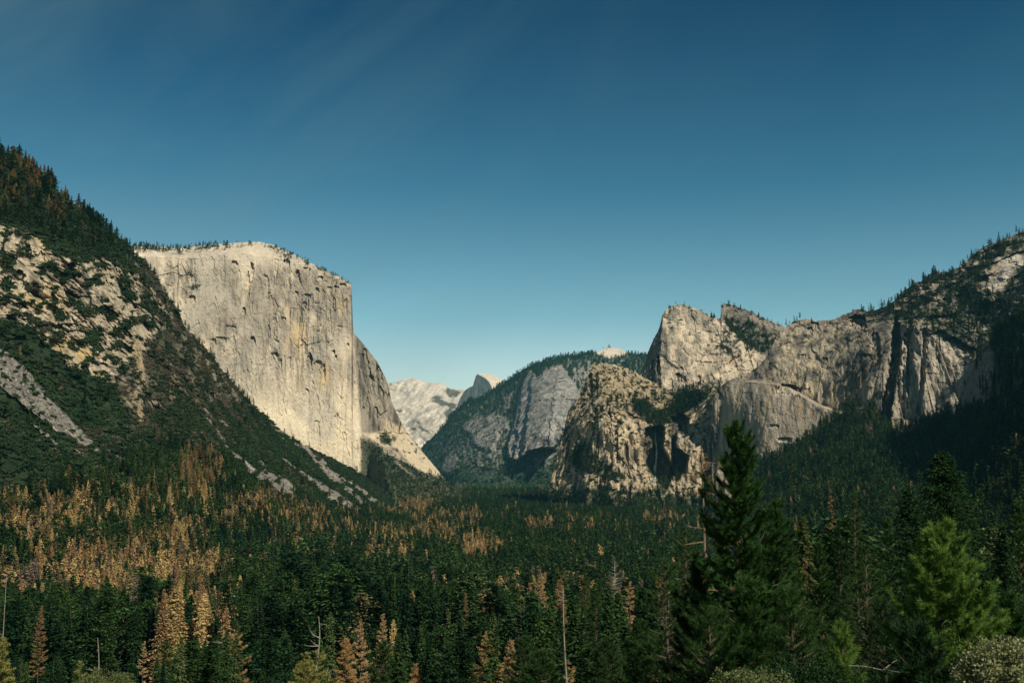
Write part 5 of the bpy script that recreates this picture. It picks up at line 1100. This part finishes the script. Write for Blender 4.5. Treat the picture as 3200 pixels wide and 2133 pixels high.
# ================================================================ the forest: the largest trees one by one, the rest as one mass
NAMED = []
for o in list(COL.objects):
    if o.type == 'EMPTY': NAMED.append(o)
score = HP * np.clip(VIS, 0, 1)
def pick(mask, n, hmin=26):
    c = np.where(mask & (VIS > .22) & (HP > hmin) & (tx > 5) & (tx < 3195) & (ty < 2110))[0]
    return c[np.argsort(-score[c])][:n]
isdead = TR[:, 5] > .5
ONE_G = pick(~isdead, 262); ONE_D = pick(isdead, 278)
NV = 9
protoG = [conifer_mesh(300 + i, 1, 'green', True) for i in range(NV)]; protoD = [conifer_mesh(400 + i, 1, 'dead', True) for i in range(NV)]
LAND = [(60, 560, 'on the high brown topped ridge'), (330, 740, 'on the ridge above the tan cliffs'), (640, 1300, 'on the spur in front of the pale wall'),
        (120, 1640, 'on the green lower slope'), (440, 1560, 'below the brush covered slope'), (640, 1480, 'on the slope below the talus chutes'), (860, 1580, 'at the foot of the talus chutes'), (1060, 1610, 'where the slope meets the valley'),
        (1300, 1520, 'at the foot of the big pale wall'), (1320, 1660, 'in the long rusty band across the valley'), (1520, 1710, 'at the end of the rusty band'), (1700, 1560, 'under the hazy grey tower'), (1900, 1590, 'under the waterfall buttress'),
        (2060, 1630, 'near the waterfall recess'), (380, 1790, 'in the brown stand'), (620, 1960, 'at the lower edge of the brown stand'), (80, 1860, 'beside the tall thin snag'), (120, 2020, 'near the large yellow green pine'), (350, 2040, 'around the snag with the single long limb'),
        (800, 1880, 'beside the brown stand'), (820, 2040, 'near the half dead arching pine'), (1040, 1850, 'around the white boulder patch'), (1000, 2020, 'near the crooked pale snag'), (1250, 1850, 'in the open green valley'), (1300, 2020, 'near the short orange dead fir'),
        (1500, 1850, 'near the thin dark brown dead fir'), (1480, 2050, 'near the broad drooping dead pine'), (1700, 1760, 'behind the pointed tan dead fir'), (1950, 1720, 'around the ghostly grey pine'), (2150, 1560, 'behind the bare broken trunk'),
        (2350, 1480, 'beside the tall dark pine'), (2500, 1400, 'along the foot of the arched grey wall'), (2650, 1320, 'under the streaked cliffs'), (2800, 1420, 'on the shaded wooded slope'), (3050, 1350, 'in the deep shade of the slope'), (2600, 1560, 'near the thin dead orange fir'),
        (2900, 1580, 'above the broad pointed fir'), (3120, 1700, 'at the edge beyond the young pine'), (2850, 880, 'on the rugged right skyline'), (3120, 740, 'on the top of the right skyline')]
LX = np.array([a[0] for a in LAND]); LY = np.array([a[1] for a in LAND])
def tone(rgb, dead):
    r, g, b = rgb
    if dead:
        if r > .40: return 'straw tan'
        if g / r < .50: return 'rust red'
        if r < .22: return 'greyish brown'
        return 'light orange' if r > .33 else 'dull brown'
    if r > .06: return 'yellowish green' if g > r * 1.05 else 'faded olive'
    return 'deep green' if g < .045 else ('mid green' if g < .065 else 'fresh green')
def forest_labels(ids, dead):
    """what it looks like, what it stands by; look-alikes of one spot are told apart by their place along it"""
    rows = {}
    for i in ids:
        mx, my = tx[i], ty[i] + HP[i] * .4
        z = int(np.argmin((LX - mx) ** 2 + ((LY - my) * 1.3) ** 2)); t = tone(TINT[i], dead)
        rows.setdefault((t, z), []).append(i)
    med = np.median(HP[ids]); out = {}
    for (t, z), L in rows.items():
        where = LAND[z][2]; noun = 'dead conifer' if dead else 'conifer'
        L = sorted(L, key=lambda i: -HP[i])
        if len(L) == 1: out[L[0]] = (f'{t} {noun} {where}', None); continue
        L = sorted(L, key=lambda i: tx[i]); n = len(L)
        big = max(L, key=lambda i: HP[i])
        ords = ['leftmost', 'second', 'third', 'fourth', 'fifth', 'sixth', 'seventh', 'eighth', 'ninth', 'tenth', 'eleventh', 'twelfth', 'thirteenth', 'fourteenth', 'fifteenth', 'sixteenth']
        for k, i in enumerate(L):
            if n == 2: w = f'{"left" if k == 0 else "right"} of two {t} {noun}s {where}'
            elif k == 0: w = f'leftmost {t} {noun} {where}'
            elif k == n - 1: w = f'rightmost {t} {noun} {where}'
            elif k < len(ords): w = f'{ords[k]} {t} {noun} {where}'
            else: w = f'{t} {noun} {where}, further right'
            out[i] = (w, None)
    return out
def place(ids, protos, name, dead, grp):
    lab = forest_labels(list(ids), dead)
    first = [None] * NV
    for n, i in enumerate(ids):
        k = int((TR[i, 0] * 7.3 + TR[i, 1] * 3.1)) % NV
        o = bpy.data.objects.new(name, None); COL.objects.link(o); o.location = TR[i, :3]; o.empty_display_size = 1
        o.rotation_euler = (0, 0, float(rng.random() * 6.28)); w = TR[i, 3] * (.85 + .4 * rng.random()); o.scale = (w, w, TR[i, 3])
        o['label'] = lab[i][0]; o['category'] = 'dead tree' if dead else 'tree'; o['group'] = grp
        for j, nm in ((1, 'trunk'), (0, 'crown')):
            if first[k] is None or len(first[k]) < 2:
                c = bpy.data.objects.new(nm, protos[k][j]); first[k] = (first[k] or []) + [c]
            else: c = first[k][1 - j].copy()
            COL.objects.link(c); c.parent = o
            if j == 0: c['tint'] = [float(v) for v in TINT[i]] + [1.0]
place(ONE_G, protoG, 'conifer', False, 'green conifers of the valley forest')
place(ONE_D, protoD, 'dead_conifer', True, 'dead brown conifers of the valley forest')
rest = np.ones(len(TR), bool); rest[ONE_G] = False; rest[ONE_D] = False
NF = 9
farG = [source(conifer_mesh(500 + i, 0, 'green')) for i in range(NF)]; farD = [source(conifer_mesh(600 + i, 0, 'dead')) for i in range(NF)]
nearG = [source(conifer_mesh(700 + i, 1, 'green')) for i in range(6)]; nearD = [source(conifer_mesh(720 + i, 1, 'dead')) for i in range(4)]
def mass(name, sel, src, near, label):
    t = TR[sel]; n = len(t); w = t[:, 3] * t[:, 4] * (.85 + .4 * rng.random(n))
    idx = np.where(t[:, 1] < 800, len(src) + rng.integers(0, len(near), n), rng.integers(0, len(src), n))
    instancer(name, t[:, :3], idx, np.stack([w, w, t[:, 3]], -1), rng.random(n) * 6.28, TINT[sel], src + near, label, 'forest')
mass('forest', np.where(rest & ~isdead)[0], farG, nearG, 'dense green conifer forest covering valley floor and lower slopes')
mass('dead_forest', np.where(rest & isdead)[0], farD, nearD, 'scattered rusty dead conifers standing within the green forest')
# brush: low oak and manzanita all over the slopes
SH = [source(shrub_mesh(800 + i)) for i in range(8)]
def brush(name, parts, label):
    pts, sz, tint = [], [], []
    for rel, n, mask, a, b, cols in parts:
        p = rel.sample(n, mask); pts.append(p); sz.append(a + (b - a) * rng.random(n) ** 1.6)
        f = np.clip(.5 + .9 * fbm(p / 110, 3, 211) + rng.normal(0, .25, n), 0, 1); c = mixc(np.array(cols[0]), np.array(cols[1]), f)
        br = (fbm(p / 60, 3, 212) + rng.normal(0, .2, n)) > cols[3]; c[br] = np.array(cols[2]) * (.8 + .4 * rng.random((br.sum(), 1))); tint.append(c)
    p = np.concatenate(pts); s = np.concatenate(sz); n = len(p)
    instancer(name, p, rng.integers(0, 8, n), np.stack([s, s, s * (.7 + .4 * rng.random(n))], -1), rng.random(n) * 6.28, np.concatenate(tint), SH, label, 'brush')
GR = [(.011, .028, .011), (.028, .054, .018), (.075, .066, .042), .45]; BR = [(.013, .028, .012), (.030, .046, .02), (.095, .076, .05), .12]
mixA = np.clip(s_left.le + .6 * poly_in(s_left.PX, s_left.PY, [(400, 1000), (700, 1180), (830, 1310), (700, 1420), (450, 1330)], 40), 0, 1)
brush('hillside_brush', [(s_left, 21000, s_left.brush * (1 - .8 * s_left.forest) * (1 - mixA), 3.0, 8.5, GR), (s_left, 7000, s_left.brush * mixA, 2.2, 6.5, BR), (s_left, 2600, s_left.cl * s_left.brush, 2.5, 8, GR),
                         (s_left, 260, s_left.ta, 1.2, 4, GR), (s_left, 2500, s_left.upforest, 3, 7, GR)], 'dark green and brown brush covering the steep mountain side')
brush('cliff_brush', [(s_buttress, 3600, s_buttress.veg, 4, 9, GR), (s_buttress, 900, s_buttress.scrub, 3, 6.5, BR), (s_right, 2600, s_right.veg, 3, 8, GR), (s_summit, 1200, s_summit.veg, 4, 9, GR), (s_wall, 1500, s_wall.veg, 4, 9, GR), (s_wall, 300, s_wall.capveg, 3, 6, GR)],
      'dark brush growing on ledges of the cliffs')
GRR = [(.022, .044, .03), (.045, .07, .045), (.10, .10, .08), .3]  # paler, bluer greens with painted haze
brush('ridge_brush', [(s_ridge, 3400, s_ridge.forest, 9, 18, GRR)], 'dark green brush on the hazy ridge')
# ================================================================ light, sky, air, camera
SUN_AZ, SUN_EL = math.radians(142), math.radians(40)      # clockwise from the view direction
sv = np.array([math.sin(SUN_AZ) * math.cos(SUN_EL), math.cos(SUN_AZ) * math.cos(SUN_EL), math.sin(SUN_EL)])
def build_world():
    from mathutils import Vector
    L = bpy.data.lights.new('sun', 'SUN'); L.energy = 5.0; L.angle = math.radians(.5); L.color = (1, .92, .77)
    o = bpy.data.objects.new('sun', L); COL.objects.link(o)
    o.rotation_euler = Vector(sv).to_track_quat('Z', 'Y').to_euler()
    w = bpy.data.worlds.new('World'); SC.world = w; nt = NT(w)
    sky = nt.n('ShaderNodeTexSky', sky_type='NISHITA', sun_disc=False, sun_elevation=SUN_EL, sun_rotation=SUN_AZ, altitude=1300, air_density=1.0, dust_density=.5, ozone_density=2.0)
    # deep late-summer blue, as in the photograph: the same sky, darker and more saturated overhead
    tc = nt.n('ShaderNodeTexCoord')
    sp = nt.n('ShaderNodeSeparateXYZ', {0: tc.outputs['Generated']})
    el = nt.n('ShaderNodeMapRange', {'Value': sp.outputs[2], 'From Min': .0, 'From Max': .62, 'To Min': 0, 'To Max': 1})
    rp = nt.n('ShaderNodeValToRGB', {0: el.outputs[0]})
    e = rp.color_ramp.elements; e[0].position = 0; e[0].color = SKY_RAMP[0][1]; e[1].position = 1; e[1].color = SKY_RAMP[-1][1]
    for p_, c_ in SKY_RAMP[1:-1]: x = e.new(p_); x.color = c_
    c = mix_rgb(nt, 'MULTIPLY', 1.0, sky.outputs[0], rp.outputs[0])
    # thin high cirrus
    m0 = nt.n('ShaderNodeMapping', {'Vector': tc.outputs['Generated'], 'Rotation': (0, .75, 0)})
    mp = nt.n('ShaderNodeMapping', {'Vector': m0.outputs[0], 'Scale': (1.3, 1.5, 4.0)})
    n1 = nt.n('ShaderNodeTexNoise', {'Vector': mp.outputs[0], 'Scale': 1.3, 'Detail': 7.0, 'Roughness': .55, 'Distortion': 1.2})
    r1 = nt.n('ShaderNodeMapRange', {'Value': n1.outputs[0], 'From Min': .38, 'From Max': .8, 'To Min': 0, 'To Max': .55})
    lf = nt.n('ShaderNodeMapRange', {'Value': sp.outputs[0], 'From Min': .15, 'From Max': -.4, 'To Min': .15, 'To Max': 1})
    f = nt.n('ShaderNodeMath', {0: r1.outputs[0], 1: lf.outputs[0]}, operation='MULTIPLY')
    c = mix_rgb(nt, 'MIX', f.outputs[0], c, CIRRUS)
    bg = nt.n('ShaderNodeBackground', {'Color': c, 'Strength': SKY_STRENGTH})
    nt.n('ShaderNodeOutputWorld', {'Surface': bg.outputs[0]})
    # air: one even haze over the whole valley
    x0, x1, y0, y1, z0, z1 = -9000, 9000, -1500, 19000, -175, 1420
    v = [(x, y, z) for z in (z0, z1) for y in (y0, y1) for x in (x0, x1)]
    f = np.array([(0, 2, 3, 1), (4, 5, 7, 6), (0, 1, 5, 4), (2, 6, 7, 3), (0, 4, 6, 2), (1, 3, 7, 5)])
    m = bpy.data.materials.new('valley_haze'); nt = NT(m)
    pv = nt.n('ShaderNodeVolumePrincipled', {'Color': (.20, .60, .76, 1), 'Density': HAZE, 'Anisotropy': .2})
    nt.n('ShaderNodeOutputMaterial', {'Volume': pv.outputs[0]})
    link('haze', mesh_np('haze', np.array(v), f, m), label='thin blue haze filling the far valley', cat='haze', kind='stuff')
    cam = bpy.data.cameras.new('camera'); cam.sensor_width = 36; cam.lens = 36 * FOC / W; cam.clip_start = .5; cam.clip_end = 90000
    o = bpy.data.objects.new('camera', cam); COL.objects.link(o); o.rotation_euler = (math.pi / 2 + PITCH, 0, 0); SC.camera = o
    SC.view_settings.view_transform = 'Standard'; SC.view_settings.look = 'None'; SC.view_settings.exposure = .15; SC.view_settings.gamma = 1
    cy = SC.cycles; cy.max_bounces = 4; cy.diffuse_bounces = 2; cy.glossy_bounces = 1; cy.transmission_bounces = 2; cy.volume_bounces = 0; cy.transparent_max_bounces = 4
    cy.use_denoising = DENOISE
SKY_RAMP = [(0, (1.75, 1.62, 1.2, 1)), (.1, (1.5, 1.4, 1.08, 1)), (.158, (1.22, 1.2, .96, 1)), (.224, (.74, .98, .80, 1)), (.42, (.24, .585, .565, 1)), (.66, (.05, .285, .36, 1)), (1, (.035, .23, .31, 1))]
CIRRUS = (1.3, 2.3, 2.6, 1)
SKY_STRENGTH = .1
HAZE = 1.9e-5
DENOISE = True
build_world()
